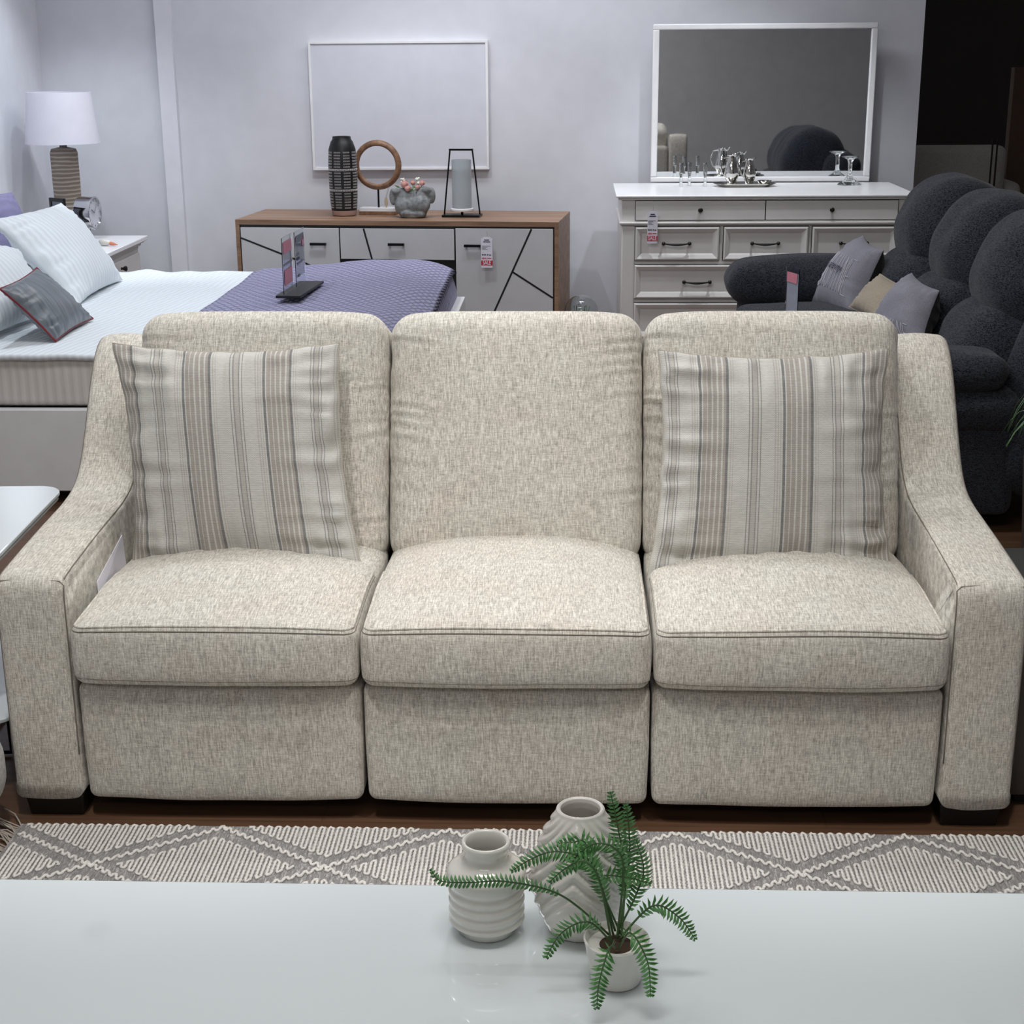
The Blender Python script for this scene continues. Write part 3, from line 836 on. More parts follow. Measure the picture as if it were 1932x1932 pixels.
# ================================================================== CONSOLE
def build_console():
    ang = R(-5.92); O = Vector((-1.721, 5.406, 0)); rot = Matrix.Rotation(ang, 4, 'Z')
    def W(x, y, z): return O + rot @ Vector((x, y, z))
    T = thing('sideboard', 'walnut and white sideboard with black diagonal inlay lines against the wall', 'sideboard', O, ang)
    L, D, H = 1.793, .575, .80; t = .028
    m = MB().box(0, L, 0, D, H-t, H).box(0, t*.8, .0, D, .04, H-t).box(L-t*.8, L, 0, D, .04, H-t).box(t*.8, L-t*.8, 0, D, .04, .07)
    obj('carcass', m, M['walnut'], T, bevel=.0015)
    obj('plinth', MB().box(.08, L-.08, .06, D-.05, 0, .04), M['black'], T, smooth=False)
    obj('liner', MB().box(t*.8, L-t*.8, .012, D-.01, .07, H-t), M['black'], T, smooth=False)
    ft = M['grey_front']; y0, y1 = -.004, .012
    def front(name, x0, x1, z0, z1, lines_, handle):
        f = obj(name, MB().box(x0, x1, y0, y1, z0, z1), ft, T, bevel=.001)
        if lines_:
            m = MB()
            for (xa, za), (xb, zb) in lines_:
                d = Vector((xb-xa, zb-za)).normalized(); n = Vector((-d.y, d.x))*.005
                p = [(xa+n.x, za+n.y), (xb+n.x, zb+n.y), (xb-n.x, zb-n.y), (xa-n.x, za-n.y)]
                m.hexa([(a, y0-.0006, b) for a, b in p], [(a, y0+.001, b) for a, b in p])
            obj('inlay', m, M['black'], f, smooth=False)
        if handle:
            hx, hz = handle
            m = MB().box(hx-.045, hx+.045, y0-.028, y0-.016, hz-.007, hz+.007).box(hx-.042, hx-.032, y0-.018, y0, hz-.005, hz+.005).box(hx+.032, hx+.042, y0-.018, y0, hz-.005, hz+.005)
            obj('handle', m, M['iron'], f, bevel=.001)
        return f
    front('door', .030, .584, .085, .757, [((.030, .700), (.584, .492)), ((.52, .516), (.30, .10))], (.471, .673))
    front('drawer', .592, 1.224, .592, .757, [((.724, .757), (.766, .592))], (.907, .675))
    front('drawer', .592, 1.224, .085, .430, [((.80, .43), (1.0, .085))], (.907, .30))
    front('door', 1.233, 1.763, .085, .762, [((1.647, .762), (1.335, .085)), ((1.541, .533), (1.763, .394))], (1.327, .672))
    p = W(1.408, -.034, .722); sale_tag('white sale tag hanging on the sideboard door handle', p, ang)
    # black patterned vase
    V = thing('floor_vase', 'tall black vase with chalky tribal pattern and bare clay foot', 'vase', (-1.142, 5.60, .801))
    prof = [(.062, 0), (.067, .006), (.0735, .05), (.077, .11), (.079, .2), (.079, .28), (.075, .36), (.062, .40), (.052, .415), (.05, .43), (.044, .43), (.044, .40)]
    def rad(z):
        for (r0, z0), (r1, z1) in zip(prof[:-1], prof[1:]):
            if z0 <= z <= z1 and z1 > z0: return r0+(r1-r0)*(z-z0)/(z1-z0)
        return .07
    obj('foot', MB().lathe([(.060, 0), (.067, .004), (.0705, .028), (.0705, .03), (0, .03)], 48), M['terracotta'], V)
    obj('body', MB().lathe([(.0702, .028)]+prof[2:], 48), M['black'], V)
    m = MB(); rn = random.Random(2)
    def mark(a0, z0, a1, z1, w=.0010):
        pts = []
        for k in range(4):
            t = k/3; a = a0+(a1-a0)*t; z = z0+(z1-z0)*t; r = rad(z)+.0006; pts.append((r*math.cos(a), r*math.sin(a), z))
        m.tube(pts, w, 4)
    z = .042; row = 0
    pat = ['d', 'd', 'd', 'x', 'x', 'o', 'c', 'c', 'c', 'c', 'd', 'x', 'd', 'd', 'o', 'c', 'c', 'd', 'd', 'd', 'x', 'x', 'o', 'd']
    sect = 9
    while z < .345:
        kind = pat[row % len(pat)]
        if row % 7 == 6:
            n = 34
            for k in range(n):
                a = 2*math.pi*k/n; mark(a, z, a+.08, z+.012); mark(a+.08, z+.012, a+.157, z)
                mark(a, z+.012, a+.08, z); mark(a+.08, z, a+.157, z+.012)
            z += .018; row += 1; continue
        for s_ in range(sect):
            a0 = 2*math.pi*s_/sect; wd = 2*math.pi/sect*.80; kk = ('cdc', 'dcd', 'cxd')[row % 3][s_ % 3]
            for k in range(6):
                a = a0+wd*(k+.3)/6.6
                if kk == 'd': mark(a, z+.002, a+wd/9, z+.002, .0011); mark(a, z+.007, a+wd/9, z+.007, .0011)
                elif kk == 'c': mark(a, z+.009, a+wd/12, z+.005); mark(a+wd/12, z+.005, a, z+.001)
                else: mark(a+wd/12, z+.009, a, z+.005); mark(a, z+.005, a+wd/12, z+.001)
        z += .0155; row += 1
    obj('chalk_pattern', m, M['white_print'], V, ang=180)
    # ring sculpture
    Rg = thing('ring_sculpture', 'round wooden ring sculpture on a marble and wood plinth', 'sculpture', (-.955, 5.66, .801), ang)
    obj('wood_base', MB().box(-.105, .105, -.045, .045, 0, .018), M['ringwood'], Rg, bevel=.001)
    obj('marble_base', MB().box(-.103, .103, -.045, .045, .018, .038), M['marble'], Rg, bevel=.002)
    obj('rod', MB().tube([(0, 0, .038), (0, 0, .165)], .0055, 12), M['iron'], Rg)
    pts = [(.120*math.sin(a), 0, .270-.120*math.cos(a)) for a in [2*math.pi*k/64 for k in range(64)]]
    obj('ring', MB().tube(pts, .014, 14, True, 1.3), M['ringwood'], Rg)
    st = MB().tube([(.065, -.019, .172), (.062, -.021, .15), (.050, -.022, .105), (.047, -.022, .092)], .0009, 5)
    st.tube([(.065, -.019, .172), (.066, -.021, .15), (.056, -.022, .11), (.052, -.022, .092)], .0009, 5)
    obj('string', st, M['seam'], Rg)
    obj('paper_tag', MB().sphere((.049, -.022, .068), .029, 20, 10, (.36, .06, 1)), M['tagbrown'], Rg)
    # rabbit planter
    P = thing('planter', 'grey stone rabbit planter with drooping ears holding small flowers', 'planter', (-.745, 5.50, .801), ang)
    m = MB(); m.sphere((0, 0, .062), .095, 28, 18, (1.0, .66, .64)); m.sphere((-.045, -.03, .062), .052, 20, 14, (1, .9, 1.05)); m.sphere((.05, -.035, .072), .052, 20, 14, (1.05, .9, 1.0))
    m.sphere((-.04, 0, .105), .055, 20, 14); m.sphere((.045, 0, .115), .050, 20, 14)
    m.sphere((-.108, -.01, .11), .028, 16, 10, (.8, .7, 1.7)); m.sphere((.108, -.01, .118), .028, 16, 10, (.8, .7, 1.6))
    m.sphere((-.07, -.02, .14), .034, 16, 10, (1.3, .8, .6)); m.sphere((.075, -.015, .148), .034, 16, 10, (1.3, .8, .6))
    m.sphere((-.03, -.055, .025), .026, 14, 10, (1.3, 1, .8)); m.sphere((.045, -.055, .022), .026, 14, 10, (1.3, 1, .8)); m.lathe([(.07, 0), (.08, .03)], 24)
    o = obj('body', m, M['stone'], P, ang=180)
    rm = o.modifiers.new('remesh', 'REMESH'); rm.mode = 'VOXEL'; rm.voxel_size = .0035; rm.use_smooth_shade = True
    sm = o.modifiers.new('smooth', 'SMOOTH'); sm.iterations = 8
    F = thing('flower_bunch', 'bunch of pink roses and white sprigs standing in the stone planter', 'flowers', (-.762, 5.50, .94), ang)
    rn = random.Random(5)
    def bloom(c, r):
        m = MB().sphere(c, r*.72, 12, 8)
        for k in range(9):
            a = k*2.4; rr = r*(.35+.65*k/8); n = 8
            vs = []
            for i in range(n+1):
                for j in range(4):
                    th = a-1.1+2.2*i/n; q = j/3; R_ = rr*(.45+.60*math.sin(q*2.3)); vs.append((c[0]+R_*math.cos(th), c[1]+R_*math.sin(th), c[2]-r*.75+q*r*(1.75-.05*k)))
            fs = [(i*4+j, (i+1)*4+j, (i+1)*4+j+1, i*4+j+1) for i in range(n) for j in range(3)]
            m.add(vs, fs)
        return m
    for c, r in (((-.020, -.035, .040), .022), ((-.002, -.038, .018), .019), ((.075, -.02, .045), .017), ((.052, -.035, .025), .014), ((.02, .0, .045), .015)):
        q = obj('rose', bloom(c, r), M['rose'], F, ang=180)
        obj('stem', MB().tube([(c[0], c[1], c[2]-r*.6), (c[0]*.4, c[1]*.4, -.05)], .0018, 5), M['leaf2'], q)
    for k in range(16):
        c = Vector((rn.choice((-.045, -.03, .04, .06))+rn.uniform(-.015, .015), -.01+rn.uniform(-.02, .02), .045+rn.uniform(-.01, .025)))
        s_ = obj('sprig', MB().sphere(c, .006, 8, 6).sphere(c+Vector((.006, .003, .004)), .005, 8, 6).sphere(c+Vector((-.005, -.004, .003)), .005, 8, 6), M['white_petal'], F)
        obj('stem', MB().tube([c, (c.x*.4, c.y*.4, -.04)], .001, 4), M['leaf2'], s_)
    for k in range(14):
        a = rn.uniform(0, 6.28); l = rn.uniform(.03, .05); bx, bz = rn.uniform(-.05, .06), rn.uniform(-.005, .03); d = Vector((math.cos(a), math.sin(a)*.6-.3, rn.uniform(-.3, .6))).normalized()
        s0 = Vector((bx, -.02, bz)); n = d.cross(Vector((0, 1, .3))).normalized()*.006
        obj('leaf', MB().add([s0, s0+d*l*.5+n, s0+d*l, s0+d*l*.5-n], [(0, 1, 2, 3)]), M['leaf2'], F)
    # lantern
    Ln = thing('lantern', 'black metal trapezoid lantern with seeded glass cylinder on the sideboard', 'lantern', (-.475, 5.52, .801), ang)
    obj('base', MB().box(-.105, .105, -.055, .055, 0, .012), M['iron'], Ln, bevel=.001)
    m = MB()
    for sx in (-1, 1):
        m.tube([(sx*.100, 0, .01), (sx*.062, 0, .36)], .0045, 8)
    m.box(-.066, .066, -.012, .012, .355, .365)
    obj('frame', m, M['iron'], Ln)
    obj('stem', MB().tube([(0, 0, .012), (0, 0, .034)], .007, 12), M['iron'], Ln)
    obj('dish', MB().lathe([(.062, 0), (.065, .003), (.065, .013), (.06, .016), (0, .016)], 40, (0, 0, .030)), M['marble'], Ln)
    obj('glass_cylinder', MB().lathe([(.054, 0), (.054, .26), (.051, .26), (.051, .003), (0, .003)], 44, (0, 0, .047)), M['hammered'], Ln)
build_console()

# wall art above the sideboard
A = thing('wall_picture', 'wide plain grey canvas picture on the wall above the sideboard', 'picture', (-.86, 6.0, 1.02))
obj('canvas', MB().box(-.5, .5, -.004, .02, .012, .70), M['dial'], A, smooth=False)
m = MB().box(-.512, .512, -.012, .03, 0, .014).box(-.512, .512, -.012, .03, .70, .714).box(-.512, -.498, -.012, .03, .014, .70).box(.498, .512, -.012, .03, .014, .70)
obj('frame', m, M['white_lacquer'], A, bevel=.001)

# ================================================================== DRESSER
def raised_front(m, x0, x1, z0, z1, y, ins=(0, .008, .026, .034), dep=(0, -.004, .006, .012), th=.018):
    rings = [[(x0+i, y+d, z0+i), (x1-i, y+d, z0+i), (x1-i, y+d, z1-i), (x0+i, y+d, z1-i)] for i, d in zip(ins, dep)]
    vs = [(x0, y+th, z0), (x1, y+th, z0), (x1, y+th, z1), (x0, y+th, z1)]
    for r in rings: vs += r
    fs = [(0, 3, 2, 1)]; n = len(rings)
    for k in range(n):
        for i in range(4):
            a, b = k*4, (k+1)*4; fs.append((a+i, a+(i+1) % 4, b+(i+1) % 4, b+i))
    e = n*4; fs.append((e, e+1, e+2, e+3)); m.add(vs, fs); return m
def build_dresser():
    x0, x1, yf, yb, H = .395, 1.905, 5.105, 5.86, .95
    O = Vector(((x0+x1)/2, 5.5, 0))
    T = thing('dresser', 'white painted dresser with panelled drawers and black pulls against the wall', 'dresser', O)
    def pt(name, mb, mat, par=T, **kw):
        mb.v = [tuple(Vector(v)-O) for v in mb.v]; return obj(name, mb, mat, par, **kw)
    pt('top', MB().box(x0-.030, x1+.025, yf-.022, yb, .938, .95), M['white_lacquer'], bevel=.004)
    pt('cornice', MB().box(x0-.018, x1+.014, yf-.012, yb, .926, .938), M['white_paint'], bevel=.003)
    pt('carcass', MB().box(x0, x1, yf, yb, .07, .926), M['white_paint'], bevel=.002)
    pt('moulding', MB().box(x0-.012, x1+.012, yf-.022, yb, .800, .812).box(x0-.006, x1+.006, yf-.014, yb, .794, .800), M['white_paint'], bevel=.004)
    for x in (x0+.004, x1-.070): pt('pilaster', MB().box(x, x+.066, yf-.010, yf+.002, .08, .79), M['white_paint'], bevel=.003)
    for x in (x0+.03, x1-.03):
        for y in (yf+.03, yb-.03): pt('foot', MB().box(x-.03, x+.03, y-.03, y+.03, 0, .07), M['white_paint'])
    gap = MB()  # black sheets under the drawers paint the shade in their gaps
    def knob(x, z, d):
        k = MB().lathe([(.008, 0), (.006, .006), (.012, .016), (.013, .022), (.009, .027), (0, .028)], 18); k.xf(Matrix.Translation((x, yf-.006, z)) @ Matrix.Rotation(R(90), 4, 'X'))
        pt('knob', k, M['black'], d)
    def pull(x, z, d):
        k = MB(); hw = .068
        for s in (-1, 1):
            k.sphere((x+s*hw, yf-.032, z), .0105, 12, 8); k.tube([(x+s*hw, yf-.032, z), (x+s*hw, yf-.004, z)], .006, 8)
        k.tube([(x-hw+2*hw*i/12, yf-.034-.004*math.sin(math.pi*i/12), z-.006*math.sin(math.pi*i/12)) for i in range(13)], [.0035+.003*math.sin(math.pi*i/12)**2 for i in range(13)], 8)
        pt('pull_handle', k, M['black'], d)
    def line(xa, xb, za, zb):
        e = .0035; gap.box(xa-e, xb+e, yf-.0025, yf+.002, za-e, zb+e)
    for xa, xb, kx in ((.468, 1.143, .805), (1.148, 1.832, 1.488)):
        line(xa, xb, .822, .920); d = pt('drawer', MB().box(xa, xb, yf-.006, yf+.01, .822, .920), M['white_paint'], bevel=.001); knob(kx, .874, d)
    for xa, xb in ((.468, .908), (.932, 1.372), (1.394, 1.834)):
        line(xa, xb, .614, .786); d = pt('drawer', raised_front(MB(), xa, xb, .614, .786, yf-.018), M['white_paint'], smooth=False); pull((xa+xb)/2-.004, .702, d)
    for za, zb in ((.412, .588), (.20, .386)):
        for xa, xb in ((.466, 1.139), (1.162, 1.836)):
            line(xa, xb, za, zb); d = pt('drawer', raised_front(MB(), xa, xb, za, zb, yf-.018), M['white_paint'], smooth=False); pull((xa+xb)/2-.006, (za+zb)/2+.0, d)
    pt('painted_gap_shade', gap, M['black'], smooth=False)
    sale_tag('white sale tag hanging from the dresser top drawer', (.556, 5.066, .872), R(0), .053, .168, .03)
    # mirror
    Mi = thing('dresser_mirror', 'white framed rectangular mirror standing on the white dresser', 'mirror', (1.20, 5.90, .951))
    w, h = .62, .86
    m = MB().box(-w, w, -.02, .02, 0, .03).box(-w, w, -.02, .02, h-.03, h).box(-w, -w+.035, -.02, .02, .03, h-.03).box(w-.035, w, -.02, .02, .03, h-.03)
    obj('frame', m, M['white_lacquer'], Mi, bevel=.006, seg=3)
    obj('mirror_glass', MB().box(-w+.035, w-.035, -.004, .01, .03, h-.03), M['mirror'], Mi, smooth=False)
    # tray and silver
    Tr = thing('serving_tray', 'long octagonal silver serving tray on the white dresser', 'tray', (1.085, 5.62, .951), R(2))
    def octo(s, z, cut=.35):
        a, b = .172*s, .088*s; c = .05*s; return [(-a+c, -b, z), (a-c, -b, z), (a, -b+c, z), (a, b-c, z), (a-c, b, z), (-a+c, b, z), (-a, b-c, z), (-a, -b+c, z)]
    rings = [octo(.78, 0), octo(.80, .002), octo(.98, .016), octo(1.0, .018), octo(.98, .019), octo(.80, .006), octo(.78, .005)]
    m = MB(); vs = sum(rings, []); fs = [(7, 6, 5, 4, 3, 2, 1, 0)]
    for k in range(6):
        for i in range(8): fs.append((k*8+i, k*8+(i+1) % 8, k*8+8+(i+1) % 8, k*8+8+i))
    fs.append(tuple(48+i for i in range(8))); m.add(vs, fs); obj('tray', m, M['silver'], Tr, smooth=False)
    def pitcher(label, x, s, y=5.60):
        P = thing('pitcher', label, 'pitcher', (x, y, .957), R(200))
        prof = [(.026, 0), (.028, .004), (.020, .012), (.034, .04), (.038, .065), (.030, .10), (.022, .125), (.026, .15), (.024, .15), (.020, .125), (.0, .12)]
        obj('body', MB().lathe([(a*s, b*s) for a, b in prof], 32), M['silver'], P)
        obj('handle', MB().tube([(.024*s, 0, .14*s), (.05*s, 0, .135*s), (.062*s, 0, .10*s), (.052*s, 0, .06*s), (.034*s, 0, .045*s)], .004*s, 8), M['silver'], P)
        obj('spout', MB().tube([(-.02*s, 0, .142*s), (-.032*s, 0, .152*s), (-.040*s, 0, .158*s)], [.010*s, .007*s, .003*s], 8), M['silver'], P)
    pitcher('tall silver pitcher at the left on the silver tray', 1.012, 1.10)
    pitcher('silver pitcher at the middle of the silver tray', 1.112, .95, 5.625)
    D = thing('silver_dish', 'low silver dish at the right end of the silver tray', 'dish', (1.198, 5.63, .957))
    obj('bowl', MB().lathe([(.022, 0), (.024, .003), (.036, .012), (.040, .024), (.037, .024), (.032, .012), (0, .006)], 32), M['silver'], D)
    # crystal holders
    for i, (x, y, lab) in enumerate(((.735, 5.60, 'leftmost of three slender clear glass holders on the dresser'), (.785, 5.66, 'middle of three slender clear glass holders on the dresser'), (.868, 5.61, 'glass holder standing nearest the silver tray'))):
        G = thing('glass_holder', lab, 'candle holder', (x, y, .951), 0, 'slender clear glass holders')
        obj('stem', MB().lathe([(.010, 0), (.010, .01), (.007, .016), (.010, .03), (.007, .05), (.011, .07), (.011, .12), (.009, .12), (.009, .075), (0, .07)], 20), M['glass'], G)
        obj('cap', MB().lathe([(.0125, .12), (.0125, .128), (0, .128)], 20), M['chrome'], G)
    G = thing('cake_stand', 'clear glass pedestal with flared foot at the right of the dresser', 'glass stand', (1.672, 5.68, .951))
    obj('pedestal', MB().lathe([(.066, 0), (.066, .004), (.045, .018), (.022, .034), (.012, .055), (.012, .12), (.02, .14), (.05, .15), (.05, .154), (0, .15)], 36), M['glass'], G)
build_dresser()

# glass cloche on floor
G = thing('glass_cloche', 'clear glass dome standing on the floor between sideboard and dresser', 'glass dome', (.188, 5.5, 0))
obj('dome', MB().lathe([(.094, 0)]+[(.094, .27)]+[(.094*math.cos(a), .275+.094*math.sin(a)) for a in [math.pi/2*k/10 for k in range(11)]][:-1]+[(.0001, .369)]+[(.0001, .366)]+[(.091*math.cos(a), .275+.091*math.sin(a)) for a in [math.pi/2*k/10 for k in range(9, -1, -1)]]+[(.091, .003)], 44), M['glass'], G)
m = MB(); rn = random.Random(3)
for k in range(9):
    a = rn.uniform(0, 6.28); r = rn.uniform(.02, .06); pts = [(0, 0, .01)]
    for j in range(1, 7): pts.append((r*math.cos(a+.3*j)*j/6, r*math.sin(a+.3*j)*j/6, .01+.05*j))
    m.tube(pts, .0016, 5)
obj('dried_twigs', m, M['leaf2'], G)

# ================================================================== CHARCOAL RECLINER
def build_recliner():
    O = Vector((1.55, 3.25, 0))
    T = thing('recliner_loveseat', 'overstuffed charcoal recliner loveseat seen from its side behind the sofa', 'recliner', O)
    D = M['dark_sofa']
    def blob(name, c, size, r, bul=(.03, .03, .03), rot=(0, 0, 0), seg=(12, 12, 12), w=.008, par=T, seed=0, mat=D, warp=None):
        E = Matrix.Rotation(rot[2], 3, 'Z') @ Matrix.Rotation(rot[1], 3, 'Y') @ Matrix.Rotation(rot[0], 3, 'X')
        def fn(p):
            q = [2*p[i]/size[i] for i in range(3)]
            o = Vector(p)
            for i in range(3):
                a, b = [k for k in range(3) if k != i]
                o[i] += bul[i]*(1 if q[i] > 0 else -1)*abs(q[i])**.7*max(0, 1-q[a]**2)*max(0, 1-q[b]**2)
            o += Vector((nz(q[1]*2+seed, q[2]*2), nz(q[0]*2, q[2]*2+seed), nz(q[0]*2+seed, q[1]*2)))*w
            if warp: o = warp(o, q)
            return E @ o + Vector(c) - O
        ob = soft(name, size, r, seg, fn, mat, par, k=6)
        sm = ob.modifiers.new('smooth', 'SMOOTH'); sm.factor = .5; sm.iterations = 14
        return ob
    blob('base', (1.40, 3.25, .27), (.95, 1.55, .40), .05)
    blob('seat_cushion', (1.19, 2.88, .49), (.64, .70, .17), .07, (.0, .0, .03))
    blob('seat_cushion', (1.19, 3.58, .49), (.64, .70, .17), .07, (.0, .0, .03))
    blob('footrest', (.90, 3.25, .33), (.14, 1.42, .34), .06)
    blob('back_shell', (1.93, 3.25, .56), (.26, 1.75, .86), .09, rot=(0, R(8), 0))
    # upper headrest rolls and lumbar rolls, three channels each
    ups = [(1.745, 3.74, .915), (1.785, 3.19, .895), (1.82, 2.65, .865)]
    for i, c in enumerate(ups):
        blob('headrest_roll', (c[0]+.055, c[1], c[2]), (.40, .56, .42), .15, (.03, .0, .03), rot=(0, R(27), 0), seed=i, seg=(10, 14, 14), w=.012)
    lows = [(1.66, 3.70, .66), (1.69, 3.16, .63), (1.72, 2.64, .60)]
    for i, c in enumerate(lows):
        blob('lumbar_roll', c, (.30, .545, .34), .12, (.04, .01, .02), rot=(0, R(14), 0), seed=i+5, seg=(10, 14, 14), w=.012)
    # arms
    blob('armrest', (1.36, 4.17, .36), (.84, .30, .60), .06, seed=2)
    blob('arm_pad', (1.33, 4.15, .64), (.92, .34, .20), .095, (.02, .02, .025), seed=3)
    a = blob('armrest', (1.30, 2.34, .27), (.86, .22, .42), .05, (.0, .02, .0), seed=7)
    blob('arm_roll', (1.29, 2.33, .455), (.88, .26, .15), .06, (.0, .02, .01), seed=8)
    p = blob('arm_pad', (1.25, 2.34, .585), (.84, .30, .13), .062, (.01, .015, .015), seed=9)
    blob('wing', (1.86, 2.33, .46), (.36, .20, .68), .09, (.02, .03, .02), rot=(0, R(14), 0), seed=4)
    m = MB()
    for z, y in ((.612, 2.184), (.565, 2.180)):
        m.tube([(.95+.52*k/20-O.x, y-O.y+.004*nz(k), z-O.z) for k in range(21)], .003, 6)
    obj('seam', m, M['dark_sofa'], p)
    for x in (.95, 1.95):
        for y in (2.35, 4.15): obj('foot', MB().box(x-.04-O.x, x+.04-O.x, y-.04-O.y, y+.04-O.y, 0, .075), M['black'], T)
build_recliner()

def lettered(name, label, pil, mats, text, script, vs_=.55, pos=(0, -.25), th=1.0, wfac=.85):
    t, base = pillow_thing(name, label, 'cushion', pil, mats[0])
    cov = t.children[0]; cov.data.materials.append(mats[1])
    nf = len(cov.data.polygons)//2
    for i, p in enumerate(cov.data.polygons):
        if i >= nf: p.material_index = 1
    def onto(txt, size, hgt, cu, cv, nm, mat, shear=0, thick=.0, lift=.007):
        vs, fs = text_mesh(txt, 1.0, thick)
        xs = [v[0] for v in vs]; ys = [v[1] for v in vs]; wx = max(xs)-min(xs); wy = max(ys)-min(ys)
        # triangulate and subdivide so the letters follow the cloth
        bm = bmesh.new(); bv = [bm.verts.new(((v[0]-min(xs))/wx-.5, (v[1]-min(ys))/wy-.5, 0)) for v in vs]
        for f in fs:
            try: bm.faces.new([bv[i] for i in f])
            except ValueError: pass
        bmesh.ops.triangulate(bm, faces=bm.faces)
        for _ in range(5):
            bmesh.ops.subdivide_edges(bm, edges=[e for e in bm.edges if e.calc_length() > .06], cuts=1, use_grid_fill=False)
            bmesh.ops.triangulate(bm, faces=[f for f in bm.faces if len(f.verts) > 3])
        m = MB(); bm.verts.ensure_lookup_table(); bm.verts.index_update()
        for v in bm.verts:
            u = cu + (v.co.x + shear*v.co.y)*size; w = cv + v.co.y*hgt
            m.v.append(tuple(pil.at(max(-.97, min(.97, u)), max(-.97, min(.97, w)), 1)+pil.n*lift-base))
        m.f = [tuple(v.index for v in f.verts) for f in bm.faces]; bm.free()
        obj(nm, m, mat, cov, smooth=False)
    G = {'S': [[(1, .85), (.8, .98), (.5, 1), (.15, .95), (0, .8), (.05, .62), (.5, .5), (.95, .38), (1, .2), (.85, .05), (.5, 0), (.2, .02), (0, .15)]],
         'U': [[(0, 1), (0, .18), (.2, .03), (.5, 0), (.8, .03), (1, .18), (1, 1)]], 'N': [[(0, 0), (0, 1), (1, 0), (1, 1)]],
         'H': [[(0, 0), (0, 1)], [(1, 0), (1, 1)], [(0, .5), (1, .5)]], 'I': [[(.5, 0), (.5, 1)]], 'E': [[(1, 1), (0, 1), (0, 0), (1, 0)], [(0, .5), (.8, .5)]]}
    m = MB(); nL = len(text); tw = 1.5; cell = tw/nL
    for i, chh in enumerate(text):
        for st in G[chh]:
            pts = []
            for a, b in zip(st[:-1], st[1:]):
                for k in range(8):
                    t = k/8; x = a[0]+(b[0]-a[0])*t; y = a[1]+(b[1]-a[1])*t; pts.append((x, y))
            pts.append(st[-1])
            m.tube([pil.at(pos[0]-tw/2+(i+.14+.72*x)*cell, max(-.96, pos[1]-vs_/2+y*vs_), 1)+pil.n*.0015-base for x, y in pts], .0017, 5)
    obj('pale_lettering', m, M['letter'], cov, ang=180)
    if script: onto(script, 1.05*wfac, .20, pos[0]-.08, pos[1]+.04, 'script_lettering', M['navy'], .12, .010, .010)
pa = Pil([(1.24, 4.02, .545), (1.36, 3.55, .545), (1.488, 3.66, .842), (1.463, 4.02, .865)], .105, .10, 4, .006)
lettered('scatter_cushion', 'grey lettered cushion with dark script leaning against the charcoal far arm', pa, (M['grey_cush'], M['black_side']), 'SUNSHINE', 'you are my', .95, (0, -.1))
pb = Pil([(1.33, 3.10, .575), (1.47, 2.72, .575), (1.552, 2.85, .788), (1.495, 3.10, .822)], .095, .10, 11, .006)
lettered('scatter_cushion', 'grey and black cushion on the recliner nearest the beige sofa arm', pb, (M['grey_cush'], M['black_side']), 'SUNSHINE', None, .5, (0, -.75))
pc = Pil([(1.325, 3.50, .62), (1.40, 3.12, .60), (1.56, 3.20, .72), (1.44, 3.46, .765)], .06, .08, 12, .004)
pillow_thing('scatter_cushion', 'small beige velvet cushion between the two grey cushions', 'cushion', pc, M['beige_cush'], M['beige_cush'], .004)

# acrylic sign holders
def sign(name, label, A, B, h, loc, panes, base=True):
    T = thing(name, label, 'sign', loc)
    L = Vector(loc); d = (Vector(B)-Vector(A)); n = Vector((d.y, -d.x, 0)).normalized()
    if n.dot(Vector((.15, -3.2, 0))-Vector(A)) < 0: n = -n
    if base:
        bm_ = MB(); p0, p1 = Vector(A)-L, Vector(B)-L
        q = [p0-n*.04, p0+n*.05, p1+n*.05, p1-n*.07]
        q = [p0-n*.05, p0+n*.06, p1+n*.085, p1-n*.03]
        bm_.hexa([(p.x, p.y, 0) for p in q], [(p.x, p.y, .012) for p in q]); obj('base', bm_, M['black'], T, bevel=.002)
    for (t0, t1, off, kind) in panes:
        a = Vector(A)+d*t0+n*off-L; b = Vector(A)+d*t1+n*off-L; e = n*.0025
        def slab(sa, sb, z0, z1, th, o):
            p, q = a.lerp(b, sa), a.lerp(b, sb); k = n*th; oo = n*o
            return [(p+oo-k)+Vector((0,0,z0)), (q+oo-k)+Vector((0,0,z0)), (q+oo+k)+Vector((0,0,z0)), (p+oo+k)+Vector((0,0,z0))], [(p+oo-k)+Vector((0,0,z1)), (q+oo-k)+Vector((0,0,z1)), (q+oo+k)+Vector((0,0,z1)), (p+oo+k)+Vector((0,0,z1))]
        pn = obj('acrylic_panel', MB().hexa(*slab(0, 1, .012, h, .0015, 0)), M['acrylic'], T, smooth=False)
        obj('printed_sheet', MB().hexa(*slab(.06, .94, .05, h-.02, .0004, -.0022)), M['paper'], pn, smooth=False)
        for z0, z1, s0, s1, mt, nm in kind:
            obj(nm, MB().hexa(*slab(s0, s1, h*z0, h*z1, .0003, .0030)), M[mt], pn, smooth=False)
k1 = [(.72, .92, .08, .92, 'pink', 'pink_heading'), (.52, .55, .1, .92, 'greyp', 'grey_bar'), (.18, .44, .1, .9, 'pink', 'pink_block')]
k2 = [(.80, .92, .08, .92, 'greyp', 'grey_heading'), (.70, .86, .70, .9, 'pink', 'pink_heading'), (.58, .62, .1, .35, 'greyp', 'small_print'), (.50, .54, .1, .4, 'ink', 'dark_print'), (.42, .45, .15, .7, 'greyp', 'small_print'), (.20, .24, .2, .4, 'greyp', 'small_print')]
sign('sign_holder', 'clear acrylic price sign with pink headings standing on the lavender bedspread', (-1.108, 3.55, .655), (-1.100, 4.0, .655), .256, (-1.105, 3.78, .652), [(0, .48, -.012, k1), (.50, 1, .0, k2)])
